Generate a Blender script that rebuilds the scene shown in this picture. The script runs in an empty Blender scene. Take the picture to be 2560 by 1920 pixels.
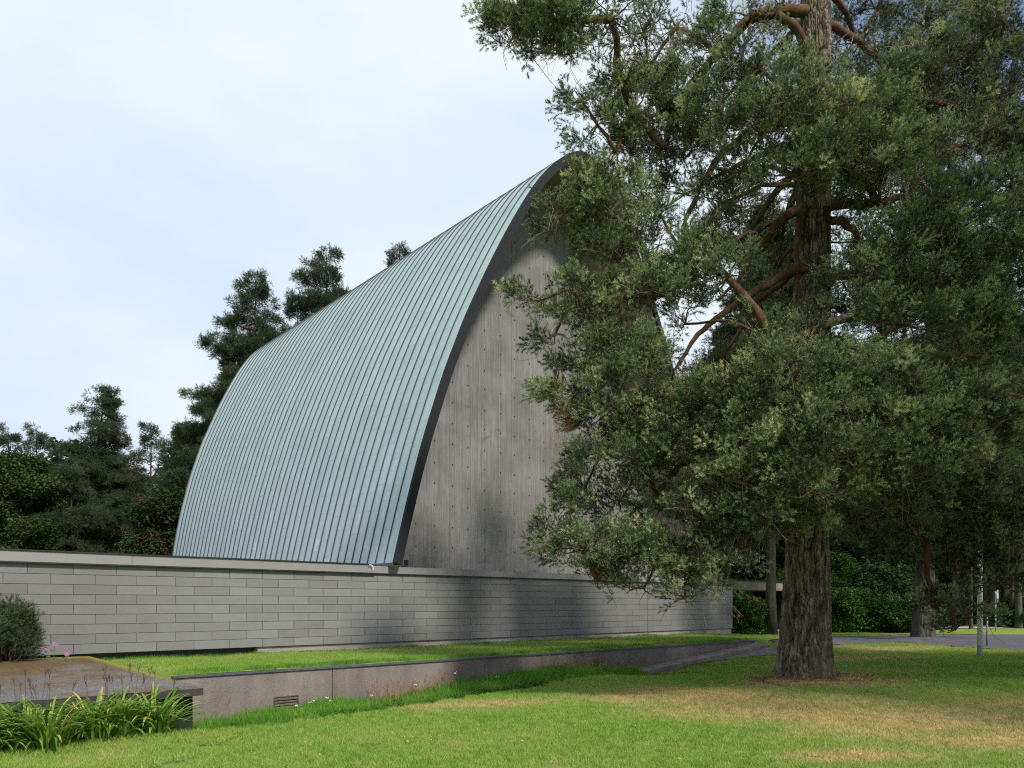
import bpy, math, random
import numpy as np
from mathutils import Vector, Matrix, Euler

# ---------------------------------------------------------------- camera, sky, sun
SC = bpy.context.scene
COL = SC.collection
EYE = 2.0
F = 2000.0                                   # focal length in photograph pixels (2560 wide)
cam = bpy.data.objects.new("camera", bpy.data.cameras.new("camera"))
COL.objects.link(cam)
cam.location = (0, 0, EYE)
cam.rotation_euler = (math.radians(90), 0, 0)
cam.data.sensor_width = 36
cam.data.lens = F / 2560 * 36
cam.data.shift_y = (1510 - 960) / 2560
cam.data.clip_end = 2000
SC.camera = cam
SC.view_settings.view_transform = 'Standard'
SC.view_settings.look = 'None'
SC.view_settings.gamma = 1
SC.view_settings.exposure = 0.0
SC.view_settings.use_curve_mapping = False
SUN_AZ = Vector((0.60, -0.80, 0)).normalized()      # horizontal direction towards the sun
SUN_EL = math.radians(47)
sl = bpy.data.lights.new("sun", 'SUN')
sl.energy = 4.7
sl.angle = math.radians(6.5)
sl.color = (1, 0.94, 0.84)
so = bpy.data.objects.new("sun", sl)
COL.objects.link(so)
tosun = Vector((SUN_AZ.x * math.cos(SUN_EL), SUN_AZ.y * math.cos(SUN_EL), math.sin(SUN_EL)))
so.rotation_euler = tosun.to_track_quat('Z', 'Y').to_euler()
so.location = tosun * 60
world = bpy.data.worlds.new("World")
SC.world = world
world.use_nodes = True
W = world.node_tree
W.nodes.clear()


def N(nt, typ, **kw):
    n = nt.nodes.new(typ)
    for k, v in kw.items():
        if k.startswith('i_'):
            n.inputs[k[2:].replace('_', ' ')].default_value = v
        elif k.startswith('n_'):
            n.inputs[int(k[2:])].default_value = v
        else:
            setattr(n, k, v)
    return n


def ramp(nt, fac, stops, interp='LINEAR'):
    r = nt.nodes.new('ShaderNodeValToRGB')
    r.color_ramp.interpolation = interp
    el = r.color_ramp.elements
    while len(el) < len(stops):
        el.new(0.5)
    for e, (p, c) in zip(el, stops):
        e.position = p
        e.color = (c, c, c, 1) if isinstance(c, (int, float)) else (*c, 1)
    nt.links.new(fac, r.inputs[0])
    return r.outputs[0]


def math_(nt, op, a, b=None, c=None, clamp=False):
    m = nt.nodes.new('ShaderNodeMath')
    m.operation = op
    m.use_clamp = clamp
    for i, x in enumerate((a, b, c)):
        if x is None:
            continue
        if isinstance(x, (int, float)):
            m.inputs[i].default_value = x
        else:
            nt.links.new(x, m.inputs[i])
    return m.outputs[0]


def mix(nt, fac, a, b, mode='MIX'):
    m = nt.nodes.new('ShaderNodeMix')
    m.data_type = 'RGBA'
    m.blend_type = mode
    for s, x in ((m.inputs[0], fac), (m.inputs[6], a), (m.inputs[7], b)):
        if isinstance(x, tuple):
            s.default_value = (*x, 1)
        elif isinstance(x, (int, float)):
            s.default_value = x
        else:
            nt.links.new(x, s)
    return m.outputs[2]


def noise(nt, vec, scale, detail=4, rough=0.55, stretch=None, out=0):
    if stretch is not None:
        mp = nt.nodes.new('ShaderNodeMapping')
        mp.inputs['Scale'].default_value = stretch
        nt.links.new(vec, mp.inputs[0])
        vec = mp.outputs[0]
    n = nt.nodes.new('ShaderNodeTexNoise')
    n.inputs['Scale'].default_value = scale
    n.inputs['Detail'].default_value = detail
    n.inputs['Roughness'].default_value = rough
    nt.links.new(vec, n.inputs['Vector'])
    return n.outputs[out]


sky = N(W, 'ShaderNodeTexSky', sky_type='NISHITA')
sky.sun_disc = False
sky.sun_elevation = SUN_EL
sky.sun_rotation = math.atan2(SUN_AZ.x, SUN_AZ.y)
tc = N(W, 'ShaderNodeTexCoord')
cl = noise(W, tc.outputs['Generated'], 2.2, 5, 0.55, (1, 1, 2.2))
dvec = Vector((0.75, 0.35, 1.0)).normalized()
dp = N(W, 'ShaderNodeVectorMath', operation='DOT_PRODUCT')
W.links.new(tc.outputs['Generated'], dp.inputs[0])
dp.inputs[1].default_value = dvec
clear = math_(W, 'ADD', dp.outputs['Value'], math_(W, 'MULTIPLY', math_(W, 'SUBTRACT', cl, 0.5), 0.16))
clear = ramp(W, clear, [(0.745, 0.0), (0.83, 1.0)])
ccol = ramp(W, cl, [(0.34, (0.70, 0.82, 1.0)), (0.5, (0.78, 0.89, 1.0)), (0.64, (0.90, 0.96, 1.0))])
cc10 = mix(W, 1.0, ccol, (10.0, 10.0, 10.0), 'MULTIPLY')
W.nodes[-1].clamp_result = False
skyb = mix(W, 1.0, sky.outputs[0], (1.3, 1.35, 1.5), 'MULTIPLY')
skyc = mix(W, 0.08, skyb, cc10)
fin = mix(W, clear, cc10, skyc)
bg = N(W, 'ShaderNodeBackground')
bg.inputs['Strength'].default_value = 0.1
W.links.new(fin, bg.inputs[0])
wo = N(W, 'ShaderNodeOutputWorld')
W.links.new(bg.outputs[0], wo.inputs[0])
cy = SC.cycles
cy.max_bounces = 6
cy.diffuse_bounces = 3
cy.glossy_bounces = 2
cy.transmission_bounces = 3
cy.transparent_max_bounces = 4
cy.use_denoising = False
cy.filter_width = 1.1

rng = np.random.default_rng(11)
random.seed(5)

# ---------------------------------------------------------------- frames
D = np.array([0.719, 0.695])                # along the long walls, away to the right
NN = np.array([-0.695, 0.719])              # square to them, away to the left
W0 = np.array([-9.72, 15.19])               # block wall, point on its face
R0 = np.array([-5.47, 12.86])               # retaining wall, point on its top edge
C0 = np.array([-3.152, 21.3])               # front corner of the vault


def at(px, py, Y):
    """photograph pixel at distance Y -> world point"""
    return np.array([(px - 1280) / F * Y, Y, EYE + (1510 - py) / F * Y])


def vp(x, y, Y):
    return at(x * 1.1573, y * 1.1573, Y)


def wp(o, s, n, h):
    p = o + s * D + n * NN
    return (p[0], p[1], EYE + h)


def ss(x, a, b):
    t = np.clip((x - a) / (b - a), 0, 1)
    return t * t * (3 - 2 * t)


RS_END = 18.5                                # retaining wall length from R0


S_KA, S_KB = 11.85, 19.4                     # kerb strip along the retaining wall


def kerb_h(s):
    return -1.72 + 0.545 * np.clip((s - S_KA) / (S_KB - S_KA), -0.02, 1.0)


def sn(X, Y):
    dx, dy = X - R0[0], Y - R0[1]
    return dx * D[0] + dy * D[1], dx * NN[0] + dy * NN[1]


S_SLAB = float((np.array([-8.45, 15.95]) - R0) @ D)


def h_base(X, Y):
    s, n = sn(X, Y)
    z = -1.888 + 0.025 * np.clip(X, -9, 16) + 0.008 * np.clip(Y, 5, 30)
    z = z - 0.13 * (1 - ss(-n, 0.5, 2.0)) * (1 - ss(s, 5, 9))
    z = z + 0.17 * (1 - ss(X, -4.6, -3.2)) * (1 - ss(Y, 10.5, 12.5))
    k = ss(s, S_KA - 3.0, S_KA) * (1 - ss(-n, 0.7, 4.5)) * (1 - ss(s, S_KB + 4, S_KB + 9))
    z = z + (kerb_h(s) - 0.13 - z) * k
    far = ss(Y, 27, 40)
    z = z + (-1.36 - z) * far
    z = z + 0.16 * np.exp(-((X - 6.2) ** 2 + (Y - 16.8) ** 2) / 0.75)
    z = z + 0.14 * np.exp(-((X - 14.5) ** 2 + (Y - 28.2) ** 2) / 0.8)
    z = z + 0.02 * np.sin(X * 1.3 + 1) * np.cos(Y * 0.9)
    return z


def h_low(X, Y):
    s, n = sn(X, Y)
    z = h_base(X, Y)
    k = ss(s, RS_END, RS_END + 9)
    zu = -1.165 * (1 - k) + z * k + 0.01 * np.sin(X * 1.1) * np.cos(Y * 1.4)
    return np.where(s > RS_END - 0.01, z + (zu - z) * (1 - ss(-n, -0.06, 2.0)), z)


def h_up(X, Y):
    s, n = sn(X, Y)
    zl = h_base(X, Y)
    k = ss(s, RS_END, RS_END + 9)
    z = -1.165 * (1 - k) + zl * k + 0.01 * np.sin(X * 1.1) * np.cos(Y * 1.4)
    return np.where((s < S_SLAB + 0.001) & (n < 4.45), -1.7, z)


def ground(X, Y):
    s, n = sn(X, Y)
    return EYE + np.where((n > 0) & (s < 60), h_up(X, Y), h_low(X, Y))


# ---------------------------------------------------------------- mesh helpers
def mesh(name, V, Fc, m=None, smooth=False, mats=None, mi=None):
    me = bpy.data.meshes.new(name)
    V = np.asarray(V, dtype=np.float32)
    if isinstance(Fc, np.ndarray):
        k = Fc.shape[1]
        me.vertices.add(len(V))
        me.vertices.foreach_set('co', V.ravel())
        me.loops.add(Fc.size)
        me.loops.foreach_set('vertex_index', Fc.ravel().astype(np.int32))
        me.polygons.add(len(Fc))
        me.polygons.foreach_set('loop_start', np.arange(0, Fc.size, k, dtype=np.int32))
        me.polygons.foreach_set('loop_total', np.full(len(Fc), k, dtype=np.int32))
        me.update(calc_edges=True)
    else:
        me.from_pydata([tuple(map(float, v)) for v in V], [], [tuple(f) for f in Fc])
        me.update()
    if m:
        me.materials.append(m)
    for x in (mats or []):
        me.materials.append(x)
    if mi is not None:
        me.polygons.foreach_set('material_index', np.asarray(mi, dtype=np.int32))
    if smooth:
        me.polygons.foreach_set('use_smooth', np.ones(len(me.polygons), dtype=bool))
    return me


def obj(name, me, parent=None, loc=None, **props):
    o = bpy.data.objects.new(name, me)
    COL.objects.link(o)
    if parent is not None:
        o.parent = parent
    if loc is not None:
        o.location = loc
    for k, v in props.items():
        o[k] = v
    return o


def thing(name, label, cat, loc=(0, 0, 0), group=None):
    o = bpy.data.objects.new(name, None)
    COL.objects.link(o)
    o.location = loc
    o.empty_display_size = 0.3
    o['label'] = label
    o['category'] = cat
    if group:
        o['group'] = group
    return o


class MB:
    def __init__(s):
        s.v, s.f = [], []

    def add(s, v, f):
        b = len(s.v)
        s.v += [tuple(x) for x in v]
        s.f += [tuple(i + b for i in q) for q in f]

    def hexa(s, p):
        """8 points: bottom 4 ccw, top 4 ccw"""
        s.add(p, [(3, 2, 1, 0), (4, 5, 6, 7), (0, 1, 5, 4), (1, 2, 6, 5), (2, 3, 7, 6), (3, 0, 4, 7)])

    def fbox(s, o, s0, s1, n0, n1, h0, h1):
        s.hexa([wp(o, s0, n0, h0), wp(o, s1, n0, h0), wp(o, s1, n1, h0), wp(o, s0, n1, h0),
                wp(o, s0, n0, h1), wp(o, s1, n0, h1), wp(o, s1, n1, h1), wp(o, s0, n1, h1)])

    def box(s, c, d):
        x, y, z = c
        a, b, e = d[0] / 2, d[1] / 2, d[2] / 2
        s.hexa([(x - a, y - b, z - e), (x + a, y - b, z - e), (x + a, y + b, z - e), (x - a, y + b, z - e),
                (x - a, y - b, z + e), (x + a, y - b, z + e), (x + a, y + b, z + e), (x - a, y + b, z + e)])

    def tube(s, pts, rad, k=6, cap=True):
        pts = [np.asarray(p, float) for p in pts]
        n = len(pts)
        if isinstance(rad, (int, float)):
            rad = [rad] * n
        b = len(s.v)
        up = np.array([0.3, 0.2, 1.0])
        for i in range(n):
            t = pts[min(i + 1, n - 1)] - pts[max(i - 1, 0)]
            t = t / (np.linalg.norm(t) + 1e-9)
            a = np.cross(t, up)
            if np.linalg.norm(a) < 0.15:
                a = np.cross(t, np.array([1.0, 0, 0]))
            a /= np.linalg.norm(a)
            c = np.cross(t, a)
            for j in range(k):
                w = 2 * math.pi * j / k
                s.v.append(tuple(pts[i] + rad[i] * (math.cos(w) * a + math.sin(w) * c)))
        for i in range(n - 1):
            for j in range(k):
                j2 = (j + 1) % k
                s.f.append((b + i * k + j, b + i * k + j2, b + (i + 1) * k + j2, b + (i + 1) * k + j))
        if cap:
            s.f.append(tuple(b + j for j in range(k))[::-1])
            s.f.append(tuple(b + (n - 1) * k + j for j in range(k)))

    def me(s, name, m, smooth=False):
        return mesh(name, np.array(s.v), s.f, m, smooth)


def hash2(i, j, k=0):
    x = np.sin(i * 127.1 + j * 311.7 + k * 74.7) * 43758.5453
    return x - np.floor(x)


def vnoise(x, y, seed=0):
    i, j = np.floor(x), np.floor(y)
    u, v = x - i, y - j
    u, v = u * u * (3 - 2 * u), v * v * (3 - 2 * v)
    return ((hash2(i, j, seed) * (1 - u) + hash2(i + 1, j, seed) * u) * (1 - v)
            + (hash2(i, j + 1, seed) * (1 - u) + hash2(i + 1, j + 1, seed) * u) * v)


def fbm(x, y, seed=0, o=4):
    r, a = 0, 0.5
    for k in range(o):
        r = r + a * vnoise(x * 2 ** k, y * 2 ** k, seed + k)
        a *= 0.5
    return r


def cell(x, y, per=None, seed=0):
    i, j = np.floor(x), np.floor(y)
    d1 = np.full(x.shape, 9.0)
    d2 = np.full(x.shape, 9.0)
    for a in (-1, 0, 1):
        for b in (-1, 0, 1):
            ci, cj = i + a, j + b
            hi = np.mod(ci, per) if per else ci
            px = ci + 0.15 + 0.7 * hash2(hi, cj, seed)
            py = cj + 0.1 + 0.8 * hash2(hi, cj, seed + 5)
            d = np.hypot(px - x, py - y)
            nd1 = np.minimum(d1, d)
            d2 = np.where(d < d1, d1, np.minimum(d2, d))
            d1 = nd1
    return d1, d2


# ---------------------------------------------------------------- materials
def new_mat(name):
    m = bpy.data.materials.new(name)
    m.use_nodes = True
    nt = m.node_tree
    b = nt.nodes['Principled BSDF']
    return m, nt, b


def pos(nt):
    return nt.nodes.new('ShaderNodeNewGeometry').outputs['Position']


def bump(nt, b, h, strength=0.4, dist=0.02):
    bn = nt.nodes.new('ShaderNodeBump')
    bn.inputs['Strength'].default_value = strength
    bn.inputs['Distance'].default_value = dist
    nt.links.new(h, bn.inputs['Height'])
    nt.links.new(bn.outputs[0], b.inputs['Normal'])


def plain(name, col, rough=0.8, var=0.15, scale=6, metal=0, bmp=0.2):
    m, nt, b = new_mat(name)
    P = pos(nt)
    n = noise(nt, P, scale, 5)
    c = ramp(nt, n, [(0.3, tuple(x * (1 - var) for x in col)), (0.7, tuple(min(1, x * (1 + var)) for x in col))])
    nt.links.new(c, b.inputs['Base Color'])
    b.inputs['Roughness'].default_value = rough
    b.inputs['Metallic'].default_value = metal
    if bmp:
        bump(nt, b, noise(nt, P, scale * 12, 4), bmp, 0.01)
    return m


def frame_coords(nt):
    """position turned into (along wall, square to wall, up)"""
    P = pos(nt)
    r = N(nt, 'ShaderNodeVectorRotate', rotation_type='Z_AXIS')
    r.inputs['Angle'].default_value = -math.atan2(D[1], D[0])
    nt.links.new(P, r.inputs['Vector'])
    return r.outputs[0]


def mat_board():
    m, nt, b = new_mat("board_marked_concrete")
    P = frame_coords(nt)
    oi = None
    st = noise(nt, P, 1.0, 5, 0.65, (10, 0.3, 0.42))
    st2 = noise(nt, P, 1.0, 5, 0.65, (34, 0.3, 1.1))
    big = noise(nt, P, 0.75, 7, 0.68)
    bl = noise(nt, P, 1.0, 3, 0.5, (0.621, 0.314, 0.389))
    hz = noise(nt, P, 1.0, 6, 0.7, (0.8, 0.3, 3.0))
    c = ramp(nt, st, [(0.32, (0.151, 0.142, 0.135)), (0.5, (0.202, 0.194, 0.188)), (0.72, (0.262, 0.260, 0.257))])
    c = mix(nt, 0.5, c, ramp(nt, st2, [(0.3, (0.111, 0.105, 0.100)), (0.5, (0.192, 0.186, 0.183)), (0.7, (0.303, 0.306, 0.304))]))
    c = mix(nt, 1.0, c, ramp(nt, big, [(0.36, (0.76, 0.75, 0.74)), (0.5, (0.93, 0.93, 0.93)), (0.62, (1.07, 1.08, 1.09))]), 'MULTIPLY')
    sep = N(nt, 'ShaderNodeSeparateXYZ')
    nt.links.new(P, sep.inputs[0])
    # wavy tide marks left by the pours
    zz = math_(nt, 'ADD', sep.outputs['Z'], math_(nt, 'MULTIPLY', bl, 1.6))
    w = math_(nt, 'PINGPONG', zz, 2.1)
    band = math_(nt, 'MULTIPLY', ramp(nt, w, [(0.0, 1.0), (0.09, 0.15), (0.16, 0.0)]), ramp(nt, hz, [(0.50, 0.0), (0.6, 1.0)]))
    c = mix(nt, math_(nt, 'MULTIPLY', band, 0.7), c, (0.081, 0.075, 0.076))
    nt.links.new(c, b.inputs['Base Color'])
    b.inputs['Roughness'].default_value = 0.85
    bump(nt, b, mix(nt, 0.5, st2, noise(nt, P, 30, 4)), 0.5, 0.02)
    return m


def mat_block():
    m, nt, b = new_mat("grey_stone_block")
    P = frame_coords(nt)
    oi = N(nt, 'ShaderNodeObjectInfo')
    tone = ramp(nt, oi.outputs['Random'], [(0.0, (0.137, 0.133, 0.122)), (0.2, (0.172, 0.172, 0.167)), (0.6, (0.199, 0.203, 0.203)), (1.0, (0.226, 0.230, 0.236))])
    cloud = noise(nt, P, 2.4, 5, 0.6)
    c = mix(nt, 0.38, tone, ramp(nt, cloud, [(0.3, (0.154, 0.148, 0.138)), (0.7, (0.226, 0.227, 0.230))]))
    big = noise(nt, P, 0.16, 3, 0.5)
    c = mix(nt, 1.0, c, ramp(nt, big, [(0.35, (0.760, 0.721, 0.718)), (0.65, (1.05, 1.06, 1.07))]), 'MULTIPLY')
    fine = noise(nt, P, 60, 4, 0.6, (0.5, 1, 1))
    c = mix(nt, 0.35, c, ramp(nt, fine, [(0.3, (0.150, 0.146, 0.140)), (0.7, (0.239, 0.239, 0.239))]))
    nt.links.new(c, b.inputs['Base Color'])
    b.inputs['Roughness'].default_value = 0.75
    bump(nt, b, noise(nt, P, 55, 4), 0.25, 0.01)
    return m


def mat_retaining():
    m, nt, b = new_mat("brown_aggregate_concrete")
    P = frame_coords(nt)
    st = noise(nt, P, 1.0, 4, 0.6, (2.2, 0.3, 0.25))
    big = noise(nt, P, 0.8, 5, 0.6)
    fine = noise(nt, P, 45, 5, 0.7)
    c = ramp(nt, st, [(0.3, (0.128, 0.103, 0.089)), (0.5, (0.189, 0.157, 0.142)), (0.72, (0.270, 0.236, 0.216))])
    c = mix(nt, 0.45, c, ramp(nt, fine, [(0.35, (0.081, 0.068, 0.061)), (0.6, (0.270, 0.240, 0.227))]))
    c = mix(nt, 1.0, c, ramp(nt, big, [(0.35, (0.800, 0.800, 0.800)), (0.65, (1.12, 1.1, 1.1))]), 'MULTIPLY')
    sep = N(nt, 'ShaderNodeSeparateXYZ')
    nt.links.new(P, sep.inputs[0])
    alg = math_(nt, 'MULTIPLY', ramp(nt, sep.outputs['Z'], [(0.0, 0.8), (0.45, 0.0)]), ramp(nt, big, [(0.45, 0.0), (0.62, 1.0)]))
    c = mix(nt, alg, c, (0.135, 0.128, 0.068))
    nt.links.new(c, b.inputs['Base Color'])
    b.inputs['Roughness'].default_value = 0.9
    bump(nt, b, fine, 0.6, 0.012)
    return m


def mat_copper():
    m, nt, b = new_mat("green_patinated_copper")
    P = frame_coords(nt)
    oi = N(nt, 'ShaderNodeObjectInfo')
    sep = N(nt, 'ShaderNodeSeparateXYZ')
    nt.links.new(P, sep.inputs[0])
    tone = ramp(nt, oi.outputs['Random'], [(0.0, (0.264, 0.348, 0.372)), (0.5, (0.307, 0.400, 0.414)), (0.93, (0.335, 0.426, 0.434)), (1.0, (0.400, 0.434, 0.539))])
    cloud = noise(nt, P, 0.9, 6, 0.6, (1, 1, 0.6))
    c = mix(nt, 0.55, tone, ramp(nt, cloud, [(0.3, (0.242, 0.329, 0.362)), (0.5, (0.307, 0.407, 0.414)), (0.7, (0.371, 0.459, 0.470))]))
    # paler blue-grey towards the foot, bluish sky light worked into the colour
    low = ramp(nt, math_(nt, 'ADD', math_(nt, 'MULTIPLY', sep.outputs['Z'], 0.08), math_(nt, 'MULTIPLY', cloud, 0.3)), [(0.38, 1.0), (0.85, 0.0)])
    c = mix(nt, math_(nt, 'MULTIPLY', low, 0.6), c, (0.321, 0.374, 0.441))
    stn = noise(nt, P, 1.0, 6, 0.7, (3.0, 3.0, 0.7))
    s1 = math_(nt, 'MULTIPLY', ramp(nt, stn, [(0.57, 0.0), (0.66, 1.0)]), ramp(nt, low, [(0.2, 0.08), (1.0, 0.75)]))
    c = mix(nt, s1, c, (0.598, 0.656, 0.741))
    st2 = ramp(nt, noise(nt, P, 1.6, 5, 0.65), [(0.58, 0.0), (0.7, 0.4)])
    c = mix(nt, st2, c, (0.235, 0.269, 0.303))
    nt.links.new(c, b.inputs['Base Color'])
    b.inputs['Roughness'].default_value = 0.5
    b.inputs['Metallic'].default_value = 0.0
    b.inputs['Specular IOR Level'].default_value = 0.6
    bump(nt, b, noise(nt, P, 3.0, 4), 0.35, 0.03)
    return m


def ell(nt, sep, cx, cy, rx, ry):
    a = math_(nt, 'DIVIDE', math_(nt, 'SUBTRACT', sep.outputs['X'], cx), rx)
    b_ = math_(nt, 'DIVIDE', math_(nt, 'SUBTRACT', sep.outputs['Y'], cy), ry)
    d = math_(nt, 'ADD', math_(nt, 'MULTIPLY', a, a), math_(nt, 'MULTIPLY', b_, b_))
    return math_(nt, 'SUBTRACT', 1.0, d, clamp=True)


DRY = [(3.3, 14.7, 2.8, 1.9), (4.4, 12.8, 3.0, 2.0), (5.9, 11.4, 3.2, 2.4), (6.4, 9.8, 2.6, 1.2), (6.3, 16.3, 2.4, 1.5), (8.5, 12.0, 3.2, 1.9),
       (3.9, 9.0, 1.3, 0.5), (11.5, 24.5, 2.5, 1.2), (9.2, 21.5, 2.4, 1.0), (14.4, 27.7, 1.9, 1.2), (-0.6, 14.2, 2.0, 0.6)]


def lawn_color(nt, bright=1.0):
    P = pos(nt)
    sep = N(nt, 'ShaderNodeSeparateXYZ')
    nt.links.new(P, sep.inputs[0])
    e = None
    for q in DRY:
        x = ell(nt, sep, *q)
        e = x if e is None else math_(nt, 'MAXIMUM', e, x)
    n1 = noise(nt, P, 0.9, 5, 0.65, (1, 1, 0.2))
    n2 = noise(nt, P, 7, 4, 0.7, (1, 1, 0.2))
    n3 = noise(nt, P, 0.35, 3, 0.5, (1, 1, 0.2))
    n4 = noise(nt, P, 45, 3, 0.7)
    d = math_(nt, 'MULTIPLY', e, 0.88)
    d = math_(nt, 'ADD', d, math_(nt, 'MULTIPLY', math_(nt, 'SUBTRACT', n4, 0.5), 1.1))
    d = math_(nt, 'ADD', d, math_(nt, 'MULTIPLY', math_(nt, 'SUBTRACT', n1, 0.5), 1.5))
    d = math_(nt, 'ADD', d, math_(nt, 'MULTIPLY', math_(nt, 'SUBTRACT', n2, 0.5), 0.9))
    dry = ramp(nt, d, [(0.10, 0.0), (0.95, 1.0)])
    g = ramp(nt, n2, [(0.3, (0.161, 0.288, 0.040)), (0.5, (0.244, 0.392, 0.067)), (0.72, (0.362, 0.487, 0.121))])
    g = mix(nt, ramp(nt, n3, [(0.4, 0.0), (0.62, 0.6)]), g, (0.347, 0.424, 0.108))
    g = mix(nt, ramp(nt, n1, [(0.55, 0.0), (0.75, 0.4)]), g, (0.375, 0.398, 0.152))
    s = ramp(nt, n2, [(0.3, (0.390, 0.300, 0.123)), (0.7, (0.727, 0.575, 0.296))])
    c = mix(nt, dry, g, s)
    c = mix(nt, 1.0, c, ramp(nt, n4, [(0.3, 0.62), (0.7, 1.3)]), 'MULTIPLY')
    if bright != 1.0:
        c = mix(nt, 1.0, c, (bright,) * 3, 'MULTIPLY')
    return c


def leafy(name, colf, trans=0.35, rough=0.55):
    m = bpy.data.materials.new(name)
    m.use_nodes = True
    nt = m.node_tree
    nt.nodes.clear()
    out = N(nt, 'ShaderNodeOutputMaterial')
    c = colf(nt)
    d = N(nt, 'ShaderNodeBsdfPrincipled')
    d.inputs['Roughness'].default_value = rough
    d.inputs['Specular IOR Level'].default_value = 0.18
    nt.links.new(c, d.inputs['Base Color'])
    t = N(nt, 'ShaderNodeBsdfTranslucent')
    nt.links.new(c, t.inputs[0])
    mx = N(nt, 'ShaderNodeMixShader')
    mx.inputs[0].default_value = trans
    nt.links.new(d.outputs[0], mx.inputs[1])
    nt.links.new(t.outputs[0], mx.inputs[2])
    nt.links.new(mx.outputs[0], out.inputs[0])
    return m


def tinted(stops, patch=None, pscale=0.7):
    def f(nt):
        a = N(nt, 'ShaderNodeAttribute', attribute_type='INSTANCER', attribute_name='tint')
        c = ramp(nt, a.outputs['Fac'], stops)
        if patch:
            n = noise(nt, pos(nt), pscale, 3)
            c = mix(nt, ramp(nt, n, [(0.5, 0.0), (0.7, 0.55)]), c, patch)
        return c
    return f


def mat_bark(name, stops, scale=1.0, red=False):
    m, nt, b = new_mat(name)
    P = pos(nt)
    n = noise(nt, P, 11 * scale, 6, 0.72, (1, 1, 0.2))
    n2 = noise(nt, P, 1.2, 4, 0.6)
    c = ramp(nt, n, stops)
    c = mix(nt, ramp(nt, n2, [(0.45, 0.0), (0.7, 0.45)]), c, (0.16, 0.155, 0.11))
    nt.links.new(c, b.inputs['Base Color'])
    b.inputs['Roughness'].default_value = 0.95
    b.inputs['Specular IOR Level'].default_value = 0.15
    bump(nt, b, n, 0.9, 0.03)
    return m


M = {}
M['board'] = mat_board()
M['block'] = mat_block()
M['retain'] = mat_retaining()
M['copper'] = mat_copper()
M['seam'] = plain("dark_seam_metal", (0.035, 0.042, 0.045), 0.7, 0.2)
M['fascia'] = plain("dark_blue_grey_edge_metal", (0.008, 0.010, 0.014), 0.9, 0.3, 4)
M['band'] = plain("grey_painted_band", (0.25, 0.235, 0.24), 0.6, 0.06, 2, bmp=0.05)
M['black'] = plain("black_metal_and_dark_voids", (0.02, 0.02, 0.024), 0.5, 0.2)  # metal parts, and the painted darkness of holes and voids
M['flash'] = plain("slate_grey_flashing", (0.07, 0.075, 0.09), 0.6, 0.3, 8)
M['joint'] = plain("dark_mortar", (0.075, 0.075, 0.073), 0.95, 0.2)
M['concrete'] = plain("grey_concrete", (0.27, 0.245, 0.225), 0.9, 0.2, 2.5, bmp=0.4)
M['kerbc'] = plain("weathered_kerb_concrete", (0.22, 0.185, 0.165), 0.9, 0.35, 3, bmp=0.6)
M['soffit'] = plain("brown_grey_soffit_concrete", (0.27, 0.23, 0.18), 0.85, 0.15, 0.8)
M['white'] = plain("white_pole_paint", (0.80, 0.81, 0.82), 0.45, 0.06, 10)
M['greypaint'] = plain("grey_pole_paint", (0.16, 0.17, 0.19), 0.5, 0.1, 10)
M['wood'] = plain("weathered_slat_wood", (0.11, 0.092, 0.07), 0.85, 0.35, 12)
M['darkstone'] = plain("shade_darkened_mossy_stone", (0.014, 0.015, 0.010), 0.95, 0.5, 5, bmp=0.6)  # mossy stone, with the shade beneath the slab put into its colour
M['soil'] = plain("leaf_litter_soil", (0.10, 0.07, 0.05), 1.0, 0.5, 14, bmp=0.8)
M['asphalt'] = plain("worn_grey_asphalt", (0.085, 0.08, 0.095), 0.9, 0.3, 3, bmp=0.5)
M['pave'] = plain("pale_path_paving", (0.42, 0.40, 0.39), 0.9, 0.1, 3)
M['rust_edge'] = plain("ochre_kerb_edge", (0.22, 0.15, 0.06), 0.95, 0.4, 5)
M['signback'] = plain("pale_sign_metal", (0.45, 0.50, 0.50), 0.4, 0.1, 8)
M['bark'] = mat_bark("grey_brown_pine_bark", [(0.36, (0.025, 0.018, 0.014)), (0.48, (0.098, 0.073, 0.057)), (0.58, (0.230, 0.182, 0.147)), (0.72, (0.391, 0.325, 0.273))])
M['bark2'] = mat_bark("grey_bark", [(0.3, (0.026, 0.022, 0.021)), (0.5, (0.065, 0.061, 0.056)), (0.72, (0.116, 0.112, 0.104))])
M['limb'] = mat_bark("red_brown_limb_bark", [(0.3, (0.045, 0.02, 0.013)), (0.5, (0.10, 0.048, 0.028)), (0.72, (0.18, 0.095, 0.06))])
M['twig'] = plain("brown_grey_twig", (0.16, 0.115, 0.085), 0.9, 0.4, 9, bmp=0)
M['deadtwig'] = plain("bleached_dead_twig", (0.30, 0.25, 0.20), 0.9, 0.3, 9, bmp=0)
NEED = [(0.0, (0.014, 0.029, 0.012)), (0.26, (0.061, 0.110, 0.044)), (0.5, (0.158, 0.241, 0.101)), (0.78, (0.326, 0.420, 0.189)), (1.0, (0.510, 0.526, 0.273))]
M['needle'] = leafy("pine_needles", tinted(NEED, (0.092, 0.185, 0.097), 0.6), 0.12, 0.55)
M['tipbrown'] = leafy("tan_shoot_tips", tinted([(0, (0.736, 0.450, 0.175)), (1, (0.800, 0.711, 0.281))]), 0.2, 0.7)
M['needle_dk'] = leafy("dark_conifer_needles", tinted([(0.0, (0.030, 0.060, 0.028)), (0.6, (0.048, 0.085, 0.034)), (1.0, (0.085, 0.115, 0.045))]), 0.2, 0.55)
M['needle_dead'] = leafy("rust_dead_needles", tinted([(0, (0.42, 0.17, 0.07)), (1, (0.55, 0.27, 0.13))]), 0.2, 0.8)
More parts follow.
